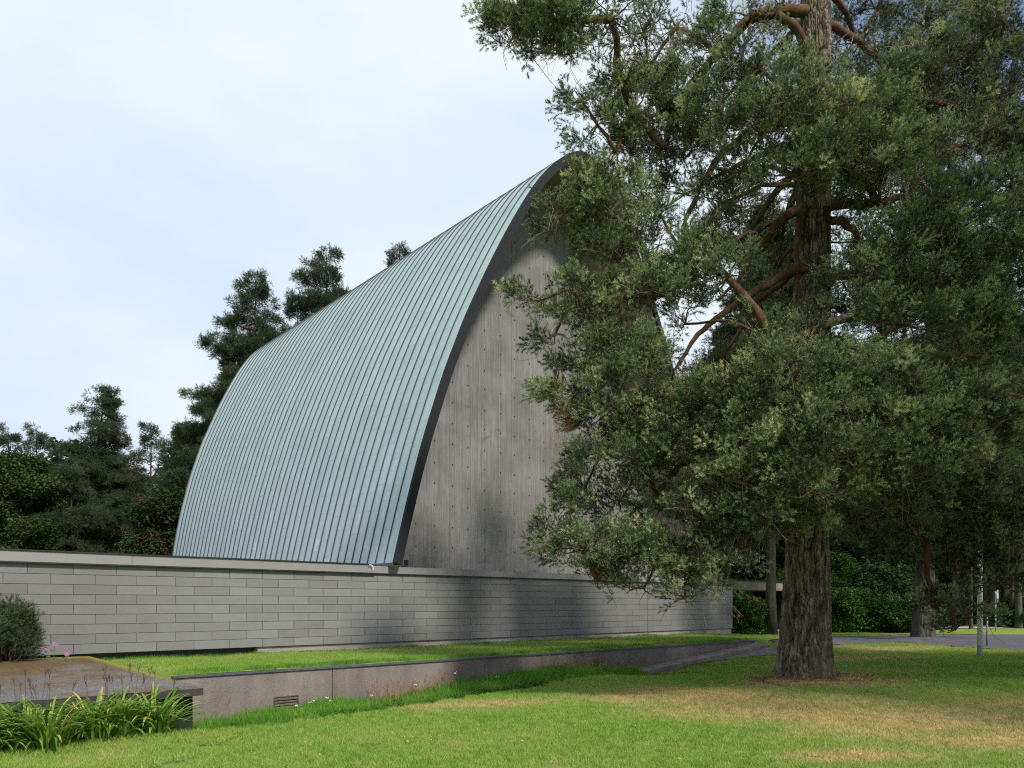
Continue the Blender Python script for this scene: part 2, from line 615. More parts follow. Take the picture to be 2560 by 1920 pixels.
M['leaf_maple'] = leafy("yellow_green_leaves", tinted([(0.0, (0.020, 0.045, 0.009)), (0.6, (0.045, 0.074, 0.015)), (1.0, (0.098, 0.114, 0.025))]), 0.35)
M['leaf_red'] = leafy("green_leaves_turning_red", tinted([(0.0, (0.016, 0.037, 0.009)), (0.72, (0.033, 0.065, 0.014)), (0.86, (0.053, 0.042, 0.022)), (1.0, (0.085, 0.034, 0.027))]), 0.3)
M['leaf_bush'] = leafy("glossy_bush_leaves", tinted([(0.0, (0.024, 0.069, 0.008)), (0.7, (0.055, 0.131, 0.014)), (1.0, (0.097, 0.186, 0.021))]), 0.3, 0.4)
M['leaf_dark'] = leafy("dark_forest_leaves", tinted([(0.0, (0.018, 0.035, 0.014)), (1.0, (0.045, 0.075, 0.022))]), 0.2)
M['weed'] = leafy("tall_weeds", tinted([(0.0, (0.068, 0.203, 0.026)), (0.6, (0.135, 0.338, 0.039)), (1.0, (0.270, 0.432, 0.065))]), 0.4)
M['straw'] = leafy("dry_grass_stalks", tinted([(0, (0.30, 0.20, 0.10)), (1, (0.50, 0.38, 0.22))]), 0.3)
M['lawn_blade'] = leafy("lawn_blades", lambda nt: lawn_color(nt, 1.12), 0.45, 0.6)
M['daylily'] = leafy("daylily_leaf_green", lambda nt: ramp(nt, N(nt, 'ShaderNodeObjectInfo').outputs['Random'],
                     [(0.0, (0.07, 0.19, 0.02)), (0.4, (0.15, 0.30, 0.035)), (0.75, (0.30, 0.42, 0.07)), (0.92, (0.46, 0.47, 0.13)), (1.0, (0.52, 0.36, 0.18))]), 0.35, 0.4)
M['stalk'] = plain("brown_dry_stalk", (0.07, 0.042, 0.026), 0.9, 0.3, 20, bmp=0)
M['pink'] = plain("pink_flower_petals", (0.55, 0.22, 0.50), 0.7, 0.2, 30, bmp=0)
M['whitefl'] = plain("white_flower_petals", (0.75, 0.74, 0.68), 0.7, 0.1, 30, bmp=0)
M['leaflit'] = plain("fallen_yellow_leaf", (0.55, 0.38, 0.14), 0.8, 0.2, 30, bmp=0)


def mat_ground():
    m, nt, b = new_mat("lawn_ground")
    c = lawn_color(nt, 0.8)
    nt.links.new(c, b.inputs['Base Color'])
    b.inputs['Roughness'].default_value = 1
    b.inputs['Specular IOR Level'].default_value = 0.1
    bump(nt, b, noise(nt, pos(nt), 40, 5, 0.7), 1.0, 0.05)
    return m


def mat_slab():
    m, nt, b = new_mat("mossy_wet_slab")
    P = frame_coords(nt)
    n1 = noise(nt, P, 13, 8, 0.82)
    n2 = noise(nt, P, 1.3, 4, 0.65)
    n3 = noise(nt, P, 38, 5, 0.7)
    # distance from the front edge (local square-to-wall coordinate): moss thickens to the back
    sep = N(nt, 'ShaderNodeSeparateXYZ')
    nt.links.new(P, sep.inputs[0])
    front = C_front = float(SLAB_B @ NN)
    k = math_(nt, 'DIVIDE', math_(nt, 'SUBTRACT', sep.outputs['Y'], front), 5.5)
    mo = math_(nt, 'ADD', math_(nt, 'ADD', n1, 0.03), math_(nt, 'ADD', math_(nt, 'MULTIPLY', math_(nt, 'SUBTRACT', n2, 0.5), 0.55), math_(nt, 'MULTIPLY', k, 0.16)))
    moss = ramp(nt, mo, [(0.575, 0.0), (0.61, 1.0)])
    base = ramp(nt, n3, [(0.40, (0.025, 0.022, 0.022)), (0.48, (0.12, 0.11, 0.122)), (0.65, (0.20, 0.19, 0.215))])
    mc = ramp(nt, n1, [(0.42, (0.048, 0.028, 0.012)), (0.58, (0.128, 0.080, 0.018)), (0.75, (0.192, 0.160, 0.024))])
    edge = float(SLAB_B @ D)
    ke = math_(nt, 'SUBTRACT', edge, sep.outputs['X'])
    eg = math_(nt, 'MULTIPLY', ramp(nt, math_(nt, 'ADD', ke, math_(nt, 'MULTIPLY', n1, 0.25)), [(0.2, 1.0), (0.36, 0.0)]), ramp(nt, k, [(0.1, 0.0), (0.3, 1.0)]))
    kb = ramp(nt, math_(nt, 'ADD', k, math_(nt, 'MULTIPLY', n1, 0.1)), [(0.95, 0.0), (1.02, 0.8)])
    c = mix(nt, moss, base, mc)
    c = mix(nt, math_(nt, 'MAXIMUM', eg, kb), c, (0.192, 0.184, 0.016))
    nt.links.new(c, b.inputs['Base Color'])
    r = mix(nt, moss, (0.33,) * 3, (0.95,) * 3)
    nt.links.new(r, b.inputs['Roughness'])
    bump(nt, b, mix(nt, 0.6, n1, n3), 0.6, 0.03)
    return m


SLAB_A = np.array([-8.45, 15.95])
SLAB_B = SLAB_A - NN * 5.5
M['ground'] = mat_ground()
M['slab'] = mat_slab()

# ---------------------------------------------------------------- scatter (geometry nodes)
_ng = {}


def scatter_group(key, sources):
    if key in _ng:
        return _ng[key]
    g = bpy.data.node_groups.new("scatter_" + key, 'GeometryNodeTree')
    g.interface.new_socket("Geometry", in_out='INPUT', socket_type='NodeSocketGeometry')
    g.interface.new_socket("Geometry", in_out='OUTPUT', socket_type='NodeSocketGeometry')
    gi = g.nodes.new('NodeGroupInput')
    go = g.nodes.new('NodeGroupOutput')
    jn = g.nodes.new('GeometryNodeJoinGeometry')
    for s in reversed(sources):
        oi = g.nodes.new('GeometryNodeObjectInfo')
        oi.inputs['Object'].default_value = s
        oi.inputs['As Instance'].default_value = False
        gt = g.nodes.new('GeometryNodeGeometryToInstance')
        g.links.new(oi.outputs['Geometry'], gt.inputs[0])
        g.links.new(gt.outputs[0], jn.inputs[0])
    ip = g.nodes.new('GeometryNodeInstanceOnPoints')
    ip.inputs['Pick Instance'].default_value = True

    def na(nm, typ):
        n = g.nodes.new('GeometryNodeInputNamedAttribute')
        n.data_type = typ
        n.inputs['Name'].default_value = nm
        return n.outputs['Attribute']
    g.links.new(gi.outputs[0], ip.inputs['Points'])
    g.links.new(jn.outputs[0], ip.inputs['Instance'])
    g.links.new(na('idx', 'INT'), ip.inputs['Instance Index'])
    e = g.nodes.new('FunctionNodeEulerToRotation')
    g.links.new(na('rot', 'FLOAT_VECTOR'), e.inputs[0])
    g.links.new(e.outputs[0], ip.inputs['Rotation'])
    g.links.new(na('scl', 'FLOAT_VECTOR'), ip.inputs['Scale'])
    g.links.new(ip.outputs[0], go.inputs[0])
    _ng[key] = g
    return g


def hidden_source(name, me):
    return bpy.data.objects.new(name, me)      # never linked to the scene; only its mesh is drawn by the scatter


def scatter(name, key, sources, P, rot, scl, idx, tint, parent=None, **props):
    P = np.asarray(P, np.float32)
    n = len(P)
    me = bpy.data.meshes.new(name)
    me.vertices.add(n)
    me.vertices.foreach_set('co', P.ravel())
    a = me.attributes.new('rot', 'FLOAT_VECTOR', 'POINT')
    a.data.foreach_set('vector', np.asarray(rot, np.float32).ravel())
    a = me.attributes.new('scl', 'FLOAT_VECTOR', 'POINT')
    scl = np.asarray(scl, np.float32)
    if scl.ndim == 1:
        scl = np.repeat(scl[:, None], 3, 1)
    a.data.foreach_set('vector', scl.ravel())
    a = me.attributes.new('idx', 'INT', 'POINT')
    a.data.foreach_set('value', np.asarray(idx, np.int32))
    a = me.attributes.new('tint', 'FLOAT', 'POINT')
    a.data.foreach_set('value', np.asarray(tint, np.float32))
    o = obj(name, me, parent, **props)
    md = o.modifiers.new("scatter", 'NODES')
    md.node_group = scatter_group(key, sources)
    return o


def dir_to_euler(dv, roll):
    """euler that turns +Z into direction dv (rows)"""
    dv = dv / (np.linalg.norm(dv, axis=1, keepdims=True) + 1e-9)
    th = np.arccos(np.clip(dv[:, 2], -1, 1))
    ph = np.arctan2(dv[:, 1], dv[:, 0])
    # R = Rz(ph) Ry(th) Rz(roll) expressed as xyz euler
    ca, sa, cb, sb, cr, sr = np.cos(ph), np.sin(ph), np.cos(th), np.sin(th), np.cos(roll), np.sin(roll)
    r00 = ca * cb * cr - sa * sr
    r10 = sa * cb * cr + ca * sr
    r20 = -sb * cr
    r21 = sb * sr
    r22 = cb
    ey = np.arcsin(np.clip(-r20, -1, 1))
    ex = np.arctan2(r21, r22)
    ez = np.arctan2(r10, r00)
    return np.stack([ex, ey, ez], 1)


def needle_spray(name, seed, shoots=9, per=26, L=0.42, nl=0.058, nw=0.0058, mneedle='needle', tips=0.4, droop=0.0):
    r = np.random.default_rng(seed)
    V, Fc, MI = [], [], []

    def tri(a, b, c, mi):
        k = len(V)
        V.extend([a, b, c])
        Fc.append((k, k + 1, k + 2))
        MI.append(mi)

    def shoot(p, d, ln):
        d = d / np.linalg.norm(d)
        a = np.cross(d, [0.31, 0.77, 0.2])
        a /= np.linalg.norm(a)
        b = np.cross(d, a)
        tri(p - a * 0.004, p + a * 0.004, p + d * ln, 1)
        for i in range(per):
            t = r.uniform(0.05, 1.0)
            w = r.uniform(0, 2 * math.pi)
            rad = math.cos(w) * a + math.sin(w) * b
            nd = d * r.uniform(0.45, 0.95) + rad * r.uniform(0.6, 0.95)
            nd /= np.linalg.norm(nd)
            q = p + d * ln * t
            side = np.cross(nd, r.normal(size=3))
            side /= np.linalg.norm(side) + 1e-9
            l = nl * r.uniform(0.8, 1.2)
            tri(q - side * nw * 0.5, q + side * nw * 0.5, q + nd * l, 0)
        if r.random() < tips:
            for i in range(3):
                side = np.cross(d, r.normal(size=3))
                side /= np.linalg.norm(side)
                tri(p + d * ln * 0.9 - side * 0.006, p + d * ln * 0.9 + side * 0.006, p + d * (ln + 0.03), 2)
    axis = np.array([0, 0, 1.0])
    tip = np.array([0.0, 0, L * 0.72])
    side = np.array([0.006, 0, 0])
    tri(-side, side, tip, 1)
    shoot(tip, axis, L * 0.3)
    for i in range(shoots - 1):
        t = r.uniform(0.2, 0.95)
        w = 2.4 * i + r.uniform(-0.4, 0.4)
        out = np.array([math.cos(w), math.sin(w), 0])
        d = axis * r.uniform(0.55, 0.9) + out * r.uniform(0.5, 0.9)
        p0 = tip * t
        ln = r.uniform(0.06, 0.14)
        p1 = p0 + d / np.linalg.norm(d) * r.uniform(0.03, 0.1)
        tri(p0 - side * .7, p0 + side * .7, p1, 1)
        shoot(p1, d, ln)
    return hidden_source(name, mesh(name, np.array(V), np.array(Fc), None, mats=[M[mneedle], M['twig'], M['tipbrown']], mi=MI))


def leaf_clump(name, seed, n=60, R=0.45, size=0.09, mat='leaf_maple'):
    r = np.random.default_rng(seed)
    V, Fc = [], []
    for i in range(n):
        d = r.normal(size=3)
        d /= np.linalg.norm(d)
        c = d * R * r.uniform(0.3, 1.0) ** 0.7
        c[2] *= 0.75
        up = np.array([0, 0, 1.0]) + r.normal(size=3) * 0.45 + d * 0.5
        up /= np.linalg.norm(up)
        a = np.cross(up, r.normal(size=3))
        a /= np.linalg.norm(a)
        b = np.cross(up, a)
        s = size * r.uniform(0.7, 1.3)
        k = len(V)
        V += [c - a * s * 0.5, c + b * s * 0.38 + up * s * 0.1, c + a * s * 0.55, c - b * s * 0.38 + up * s * 0.1]
        Fc.append((k, k + 1, k + 2, k + 3))
    return hidden_source(name, mesh(name, np.array(V), np.array(Fc), M[mat]))


SP = [needle_spray("needle_spray_%d" % i, 20 + i, 8, 32, 0.36, 0.055, 0.0072, 'needle', 0.7) for i in range(6)]
SPD = [needle_spray("dark_spray_%d" % i, 40 + i, 9, 20, 0.42, 0.062, 0.008, 'needle_dk', 0.05) for i in range(4)]
SPX = [needle_spray("dead_spray", 60, 8, 12, 0.4, 0.05, 0.006, 'needle_dead', 0.0)]
LM = [leaf_clump("maple_clump_%d" % i, 70 + i, 60, 0.5, 0.13, 'leaf_maple') for i in range(3)]
LR = [leaf_clump("red_clump_%d" % i, 80 + i, 60, 0.5, 0.12, 'leaf_red') for i in range(3)]
LB = [leaf_clump("bush_clump_%d" % i, 90 + i, 60, 0.32, 0.085, 'leaf_bush') for i in range(3)]
LD = [leaf_clump("dark_clump_%d" % i, 95 + i, 60, 0.8, 0.22, 'leaf_dark') for i in range(3)]


# ================================================================= THE SETTING
def grid(x0, x1, y0, y1, st):
    xs = np.arange(x0, x1 + st, st)
    ys = np.arange(y0, y1 + st, st)
    return xs, ys


def field(name, xs, ys, hf, keep, m, dz=0.0):
    X, Y = np.meshgrid(xs, ys)
    Z = EYE + hf(X, Y) + dz
    V = np.stack([X, Y, Z], -1).reshape(-1, 3)
    nx = len(xs)
    I = np.arange(len(ys) - 1)[:, None] * nx + np.arange(nx - 1)[None]
    I = I.ravel()
    Q = np.stack([I, I + 1, I + nx + 1, I + nx], 1)
    cx = V[Q].mean(1)
    Q = Q[keep(cx[:, 0], cx[:, 1])]
    used = np.unique(Q)
    remap = np.zeros(len(V), int)
    remap[used] = np.arange(len(used))
    return mesh(name, V[used], remap[Q], m, True)


def frame_grid(name, o, s_arr, n_arr, hf, m, dz=0.0):
    S, Nn = np.meshgrid(s_arr, n_arr)
    X = o[0] + S * D[0] + Nn * NN[0]
    Y = o[1] + S * D[1] + Nn * NN[1]
    Z = EYE + hf(X, Y) + dz
    V = np.stack([X, Y, Z], -1).reshape(-1, 3)
    nx = len(s_arr)
    I = (np.arange(len(n_arr) - 1)[:, None] * nx + np.arange(nx - 1)[None]).ravel()
    return mesh(name, V, np.stack([I, I + 1, I + nx + 1, I + nx], 1), m, True)


far_s = np.array(sorted([-400, -200, -100, -50] + list(np.arange(-30, 60, 0.5)) + [S_SLAB, S_SLAB + 0.01, 70, 90, 130, 200, 400]), float)
near_n = np.array([-400, -200, -100, -50, -30] + list(np.arange(-22, 0.01, 0.4)), float)
near_n[-1] = 0.06
obj("lower_lawn", frame_grid("lower_lawn", R0, far_s, near_n, h_low, M['ground']), kind='structure')
up_n = np.array([0.06] + list(np.arange(0.4, 30, 0.5)) + [40, 60, 100, 200, 400], float)
obj("upper_lawn", frame_grid("upper_lawn", R0, far_s, up_n, h_up, M['ground']), kind='structure')


def ribbon(name, pts_near, pts_far, m, dz, sub=8):
    """sheet between two poly-lines on the ground"""
    def dens(p):
        out = []
        for a, b in zip(p[:-1], p[1:]):
            for k in range(sub):
                out.append(np.array(a) + (np.array(b) - np.array(a)) * k / sub)
        out.append(np.array(p[-1]))
        return np.array(out)
    a, b = dens(pts_near), dens(pts_far)
    rows = 9
    V = []
    for k in range(rows):
        q = a + (b - a) * k / (rows - 1)
        for x, y in q:
            V.append((x, y, float(ground(np.array(x), np.array(y))) + dz))
    nx = len(a)
    I = (np.arange(rows - 1)[:, None] * nx + np.arange(nx - 1)[None]).ravel()
    return mesh(name, np.array(V), np.stack([I, I + 1, I + nx + 1, I + nx], 1), m, True)


def gp(px, py, z=None):
    """ground pixel -> XY on the lawn"""
    Y = 1.5 * F / (py - 1510)
    for k in range(30):
        h = EYE - float(ground(np.array((px - 1280) / F * Y), np.array(Y)))
        Y = 0.5 * Y + 0.5 * h * F / (py - 1510)
    return ((px - 1280) / F * Y, Y)


road_near = [gp(1965, 1638, -1.36), gp(2080, 1614, -1.40), gp(2250, 1607, -1.42), gp(2400, 1618, -1.42), gp(2560, 1628, -1.42), gp(2900, 1640, -1.42)]
road_far = [gp(1930, 1606, -1.28), gp(2080, 1593, -1.34), gp(2250, 1589, -1.36), gp(2400, 1588, -1.37), gp(2560, 1588, -1.37), gp(2900, 1588, -1.37)]
obj("road", ribbon("road", road_near, road_far, M['asphalt'], 0.03), kind='structure')
rf2 = [(x, y + 0.35) for x, y in road_far]
obj("road_kerb", ribbon("road_kerb", road_far, rf2, M['rust_edge'], 0.05), kind='structure')
path_near = [gp(2380, 1571.5, -1.36), gp(2560, 1571, -1.36), gp(3000, 1571, -1.36)]
path_far = [(x, y + 4.0) for x, y in path_near]
obj("far_path", ribbon("far_path", path_near, path_far, M['pave'], 0.03), kind='structure')
# gravel path running down beside the ramp kerb
GR_n = [gp(1690, 1672), gp(1760, 1657), gp(1850, 1645), gp(1990, 1634)]
GR_f = [tuple(R0 + q_ * D - 0.66 * NN) for q_ in (S_KA + 3.2, S_KA + 4.6, S_KB - 1.2, S_KB + 1.6)]
M['gravel'] = plain("grey_brown_gravel", (0.20, 0.165, 0.16), 0.95, 0.5, 22, bmp=0.9)
obj("gravel_path", ribbon("gravel_path", GR_n, GR_f, M['gravel'], 0.02), kind='structure')

# bare soil strip at the foot of the block wall
mb_s = np.arange(5.5, 27, 0.3)
WR = W0 - R0
wn = float(WR @ NN)
ws = float(WR @ D)
SOIL = frame_grid("soil_strip", R0, mb_s + ws, np.array([wn - 0.42, wn - 0.2, wn + 0.02]), h_up, M['soil'], 0.012)
obj("soil_strip", SOIL, kind='structure')

# ================================================================= CHAPEL
chapel = thing("chapel", "concrete chapel with a tall copper clad parabolic vault above a low block wall", "building", (float(W0[0]), float(W0[1]), EYE - 1.165))
chapel_inv = -Vector(chapel.location)


def part(name, me, parent, **props):
    """mesh given in world coordinates, child of an unrotated parent"""
    me.transform(Matrix.Translation(-parent_world(parent)))
    return obj(name, me, parent, **props)


def parent_world(p):
    v = Vector((0, 0, 0))
    while p is not None:
        v = v + Vector(p.location)
        p = p.parent
    return v


def part_at(name, me, parent, wloc, **props):
    return obj(name, me, parent, loc=Vector(wloc) - parent_world(parent), **props)


# low wall of blocks
H_B, H_T = -1.015, 0.79
S_L, S_R = -4.6, 26.35
b = MB()
b.fbox(W0, S_L, S_R, 0.012, 0.3, H_B - 0.0, H_T)
bw = part("block_wall", b.me("block_wall", M['joint']), chapel)
S_J = None
# joint lattice measured from the photograph: a joint of the top course at x=67.8
s_joint = (15.504 - 15.19) / 0.695
pitch = 0.812
blocks = []
for r in range(9):
    h1 = H_T - 0.003 - r * 0.2006
    h0 = h1 - 0.2006 + 0.007
    off = s_joint + (pitch / 2 if r % 2 else 0)
    k0 = math.floor((S_L - off) / pitch)
    k = k0
    while off + k * pitch < S_R:
        a = max(S_L, off + k * pitch + 0.0035)
        c = min(S_R, off + (k + 1) * pitch - 0.0035)
        k += 1
        if c - a > 0.08:
            blocks.append((a, c, h0, h1))
SJ = 20.45                                          # expansion joint
new = []
for a, c, h0, h1 in blocks:
    if a < SJ < c:
        if SJ - 0.012 - a > 0.05:
            new.append((a, SJ - 0.012, h0, h1))
        if c - SJ - 0.012 > 0.05:
            new.append((SJ + 0.012, c, h0, h1))
    else:
        new.append((a, c, h0, h1))
blocks = sorted(new, key=lambda q: q[0])
vis = [q for q in blocks if q[1] > -0.2]
hid = [q for q in blocks if q[1] <= -0.2]
block_parts = vis[:300]
block_cache = {}


def block_mesh(l, h):
    key = (round(l, 3), round(h, 3))
    if key in block_cache:
        return block_cache[key]
    t = 0.03
    c = 0.004
    q = MB()
    z0, z1 = 0, h
    P = lambda s, n, z: (s * D[0] + n * NN[0], s * D[1] + n * NN[1], z)
    v = [P(0, 0.02, z0), P(l, 0.02, z0), P(l, 0.02, z1), P(0, 0.02, z1),
         P(0, -0.006, z0), P(l, -0.006, z0), P(l, -0.006, z1), P(0, -0.006, z1),
         P(c, -0.010, z0 + c), P(l - c, -0.010, z0 + c), P(l - c, -0.010, z1 - c), P(c, -0.010, z1 - c)]
    f = [(8, 9, 10, 11)]
    for i in range(4):
        j = (i + 1) % 4
        f += [(i, j, 4 + j, 4 + i), (4 + i, 4 + j, 8 + j, 8 + i)]
    q.add(v, f)
    block_cache[key] = q.me("block", M['block'])
    return block_cache[key]


for a, c, h0, h1 in block_parts:
    p = W0 + a * D + rng.uniform(-0.0015, 0.0015) * NN
    part_at("block", block_mesh(c - a, h1 - h0), bw, (p[0], p[1], EYE + h0))
q = MB()
for a, c, h0, h1 in vis[300:] + hid:
    q.fbox(W0, a, c, -0.009, 0.01, h0, h1)
part("distant_blocks", q.me("distant_blocks", M['block']), bw, kind='stuff')
q = MB()
q.fbox(W0, 5.22, S_R, 0.04, 0.28, -1.6, H_B - 0.003)
part("plinth", q.me("plinth", M['concrete']), chapel)
q = MB()
q.fbox(W0, S_L, 5.217, 0.22, 0.28, -1.6, H_B - 0.003)
part("recess_panel", q.me("recess_panel", M['black']), chapel)  # black panel stands in for the dark void beneath the blocks
# coping: grey band, dark drip and cap
S_STEP = 8.35
cop = MB()
cop.fbox(W0, S_L, 2.36, -0.075, 0.32, H_T + 0.03, H_T + 0.235)
cope = part("coping", cop.me("coping", M['band']), chapel)
q = MB()
q.fbox(W0, 2.368, S_STEP, -0.073, 0.32, H_T + 0.03, H_T + 0.235)
part("coping_length", q.me("coping_length", M['band']), chapel)
q = MB()
q.fbox(W0, S_STEP + 0.003, S_R - 0.3, 0.03, 0.5, H_T + 0.03, H_T + 0.215)
part("coping_length", q.me("coping_length", M['band']), chapel)
q = MB()
q.fbox(W0, S_L, S_STEP + 0.1, -0.09, 0.318, H_T, H_T + 0.027)
q.fbox(W0, S_STEP + 0.103, S_R + 0.02, -0.06, 0.318, H_T, H_T + 0.027)
part("drip_strip", q.me("drip_strip", M['black']), chapel)
q = MB()
q.fbox(W0, S_L, S_STEP + 0.02, -0.10, 0.33, H_T + 0.238, H_T + 0.262)
part("coping_cap", q.me("coping_cap", M['black']), chapel)
# little white drip spout at the step
q = MB()
pts = [wp(W0, S_STEP - 0.02 + 0.015 * k, -0.11 - 0.02 * math.sin(k), H_T + 0.25 - (0 if k < 3 else (k - 3) * 0.035)) for k in range(9)]
pts = [wp(W0, S_STEP - 0.12, -0.115, H_T + 0.225), wp(W0, S_STEP - 0.05, -0.12, H_T + 0.225), wp(W0, S_STEP - 0.01, -0.125, H_T + 0.19), wp(W0, S_STEP, -0.125, H_T + 0.12), wp(W0, S_STEP - 0.01, -0.125, H_T + 0.045)]
q.tube(pts, [0.012, 0.014, 0.014, 0.013, 0.008], 6)
part("drip_spout", q.me("drip_spout", M['white'], True), chapel)
# flat roof and hidden sides of the low block
q = MB()
q.fbox(W0, S_L, S_R, 0.35, 24, 0.80, 0.93)
part("flat_roof", q.me("flat_roof", M['concrete']), chapel)
q = MB()
q.fbox(W0, S_R - 0.3, S_R, 0.31, 12, -1.6, 0.795)
q.fbox(W0, S_L, S_L + 0.3, 0.31, 24, -1.6, 0.795)
part("side_wall", q.me("side_wall", M['joint']), chapel)

# ---- vault
pr = np.array([(0, 1.1), (.27, 2.12), (0.62, 3.35), (1.0, 4.55), (1.7, 6.45), (2.52, 8.29), (3.42, 9.98), (3.97, 10.95), (4.54, 11.88), (5.01, 12.6), (5.49, 13.27), (5.98, 13.85), (6.49, 14.33), (7.02, 14.74), (7.45, 14.99), (7.8, 15.1)])
full = np.vstack([pr, [(15.6 - a, b2) for a, b2 in pr[-2::-1]]])
arc = np.concatenate([[0], np.cumsum(np.hypot(*np.diff(full, axis=0).T))])
ARC = arc[-1]
ui = np.linspace(0, 1, 400)
ps = np.interp(ui * ARC, arc, full[:, 0])
ph = np.interp(ui * ARC, arc, full[:, 1])
ker = np.hanning(23)
ker /= ker.sum()


def smooth_arr(a):
    e = np.concatenate([2 * a[0] - a[1:13][::-1], a, 2 * a[-1] - a[-13:-1][::-1]])
    return np.convolve(e, ker, 'same')[12:-12]


ps2, ph2 = smooth_arr(ps), smooth_arr(ph)
L_N, HB, PH_, QQ, DR, WB, PW = 18.4, 0.836, 0.9885, 0.981, -1.435, 0.853, 1.133


def sec(t, u):
    t = np.asarray(t, float)
    u = np.asarray(u, float)
    s = np.interp(u, ui, ps2)
    h = np.interp(u, ui, ph2)
    w = 1 + (WB - 1) * np.clip(t, 0, 2) ** PW
    hs = 1 + (HB - 1) * np.clip(t, 0, 2) ** PH_
    Pn = np.clip((h - 1.1) / 14, 0, 1)
    H = 1.1 + 14 * hs * Pn ** (1 + (QQ - 1) * t)
    s = 7.8 + (s - 7.8) * w + DR * t * Pn
    n = L_N * t
    X = C0[0] + s * D[0] + n * NN[0]
    Y = C0[1] + s * D[1] + n * NN[1]
    return np.stack([X, Y, EYE + H], -1)


def secn(t, u, off):
    """point pushed outwards by off"""
    e = 1e-3
    t = np.asarray(t, float) + 0 * np.asarray(u, float)
    u = np.asarray(u, float) + 0 * t
    p = sec(t, u)
    a = sec(t, np.clip(u + e, 0, 1)) - sec(t, np.clip(u - e, 0, 1))
    b_ = sec(t + e, u) - sec(np.maximum(t - e, 0), u)
    nrm = np.cross(b_, a)
    nrm /= np.linalg.norm(nrm, axis=-1, keepdims=True) + 1e-12
    # make it point outwards (away from the axis point)
    ctr = sec(t, 0.5 + 0 * u)
    ctr[..., 2] = EYE + 1
    sgn = np.sign(np.sum(nrm * (p - ctr), -1, keepdims=True))
    return p + nrm * sgn * np.asarray(off)[..., None]


def sheet_mesh(name, t0, t1, u0, u1, off_lo, off_hi, m, nu=8, nt_=1, smooth=True):
    uu = np.linspace(u0, u1, nu + 1)
    tt = np.linspace(t0, t1, nt_ + 1)
    T, U = np.meshgrid(tt, uu)
    O = off_lo + (off_hi - off_lo) * (U - u0) / (u1 - u0)
    V = secn(T, U, O).reshape(-1, 3)
    nx = nt_ + 1
    I = (np.arange(nu)[:, None] * nx + np.arange(nt_)[None]).ravel()
    return V, np.stack([I, I + 1, I + nx + 1, I + nx], 1)


# inner shell, also the soffit
V, Q = sheet_mesh("x", 0.001, 1, 0, 1, -0.02, -0.02, None, 120, 24)
V2, Q2 = sheet_mesh("x", 0.001, 1, 0, 1, -0.215, -0.215, None, 120, 24)
roof = part("vault_roof", mesh("vault_roof", V, Q, M['seam'], True), chapel)
sof = part("soffit", mesh("soffit", V2, Q2[:, ::-1], M['soffit'], True), chapel)
# fascia round the front arch
uu = np.linspace(0, 1, 160)


def fascia(t, dn, outer, inner, depth):
    a = secn(t, uu, outer + 0 * uu)
    c = secn(t, uu, inner + 0 * uu)
    sh = np.array([NN[0], NN[1], 0]) * dn
    sh2 = np.array([NN[0], NN[1], 0]) * (dn + depth)
    V = np.concatenate([a + sh, c + sh, c + sh2, a + sh2])
    n = len(uu)
    f = []
    for k in range(4):
        k2 = (k + 1) % 4
        for i in range(n - 1):
            f.append((k * n + i, k * n + i + 1, k2 * n + i + 1, k2 * n + i))
    f += [(0, n, 2 * n, 3 * n), (n - 1, 2 * n - 1, 3 * n - 1, 4 * n - 1)]
    return V, f


V, f = fascia(0.0, -0.07, 0.03, -0.225, 0.085)
part("fascia", mesh("fascia", V, f, M['fascia'], False), chapel)
V, f = fascia(1.0, -0.01, 0.03, -0.29, 0.06)
part("rear_fascia", mesh("rear_fascia", V, f, M['flash'], False), chapel)
# eave strip along the left foot
q = MB()
for k in range(20):
    t0, t1 = k / 20, (k + 1) / 20
    a, c = sec(t0, 0.0), sec(t1, 0.0)
    o = np.array([-D[0], -D[1], 0]) * 0.05
    d = np.array([0, 0, -0.09])
    q.hexa([a + o + d, a - o + d, c - o + d, c + o + d, a + o, a - o, c - o, c + o])
part("eave_strip", q.me("eave_strip", M['flash']), chapel)
# sheets and seams
NS = 42
half = 0.5
sheet_list = []
for k in range(NS):
    t0, t1 = k / NS, (k + 1) / NS
    L = ARC / 2
    first = [0.35, 0.95, 0.62, 1.2][k % 4] + rng.uniform(-0.06, 0.06)
    cuts = [0.0]
    x = first
    while x < L - 0.4:
        cuts.append(x)
        x += 1.30
    cuts.append(L)
    for a, c in zip(cuts[:-1], cuts[1:]):
        sheet_list.append((k, t0, t1, a / ARC, c / ARC))
ind = [q for q in sheet_list if q[3] < 0.485][:298]
ids = set(id(q) for q in ind)
g = 0.012 / L_N
gu = -0.004 / ARC
for k, t0, t1, u0, u1 in ind:
    V, Q = sheet_mesh("x", t0 + g * 0.4, t1 - g * 0.4, u0 + gu, u1 - gu, 0.0085, 0.006, None, 5, 1)
    part("roof_sheet", mesh("roof_sheet", V, Q, M['copper'], True), roof)
VV, QQs, base = [], [], 0
for q_ in sheet_list:
    if id(q_) in ids:
        continue
    k, t0, t1, u0, u1 = q_
    V, Q = sheet_mesh("x", t0 + g * 0.4, t1 - g * 0.4, u0 + gu, u1 - gu, 0.009, 0.006, None, 4, 1)
    VV.append(V)
    QQs.append(Q + base)
    base += len(V)
V, Q = sheet_mesh("x", 0, 1, 0.5, 1, 0.004, 0.004, None, 60, 42)
VV.append(V)
QQs.append(Q + base)
part("distant_sheets", mesh("distant_sheets", np.concatenate(VV), np.concatenate(QQs), M['copper'], True), roof, kind='stuff')
us = np.linspace(0.0005, 0.53, 70)
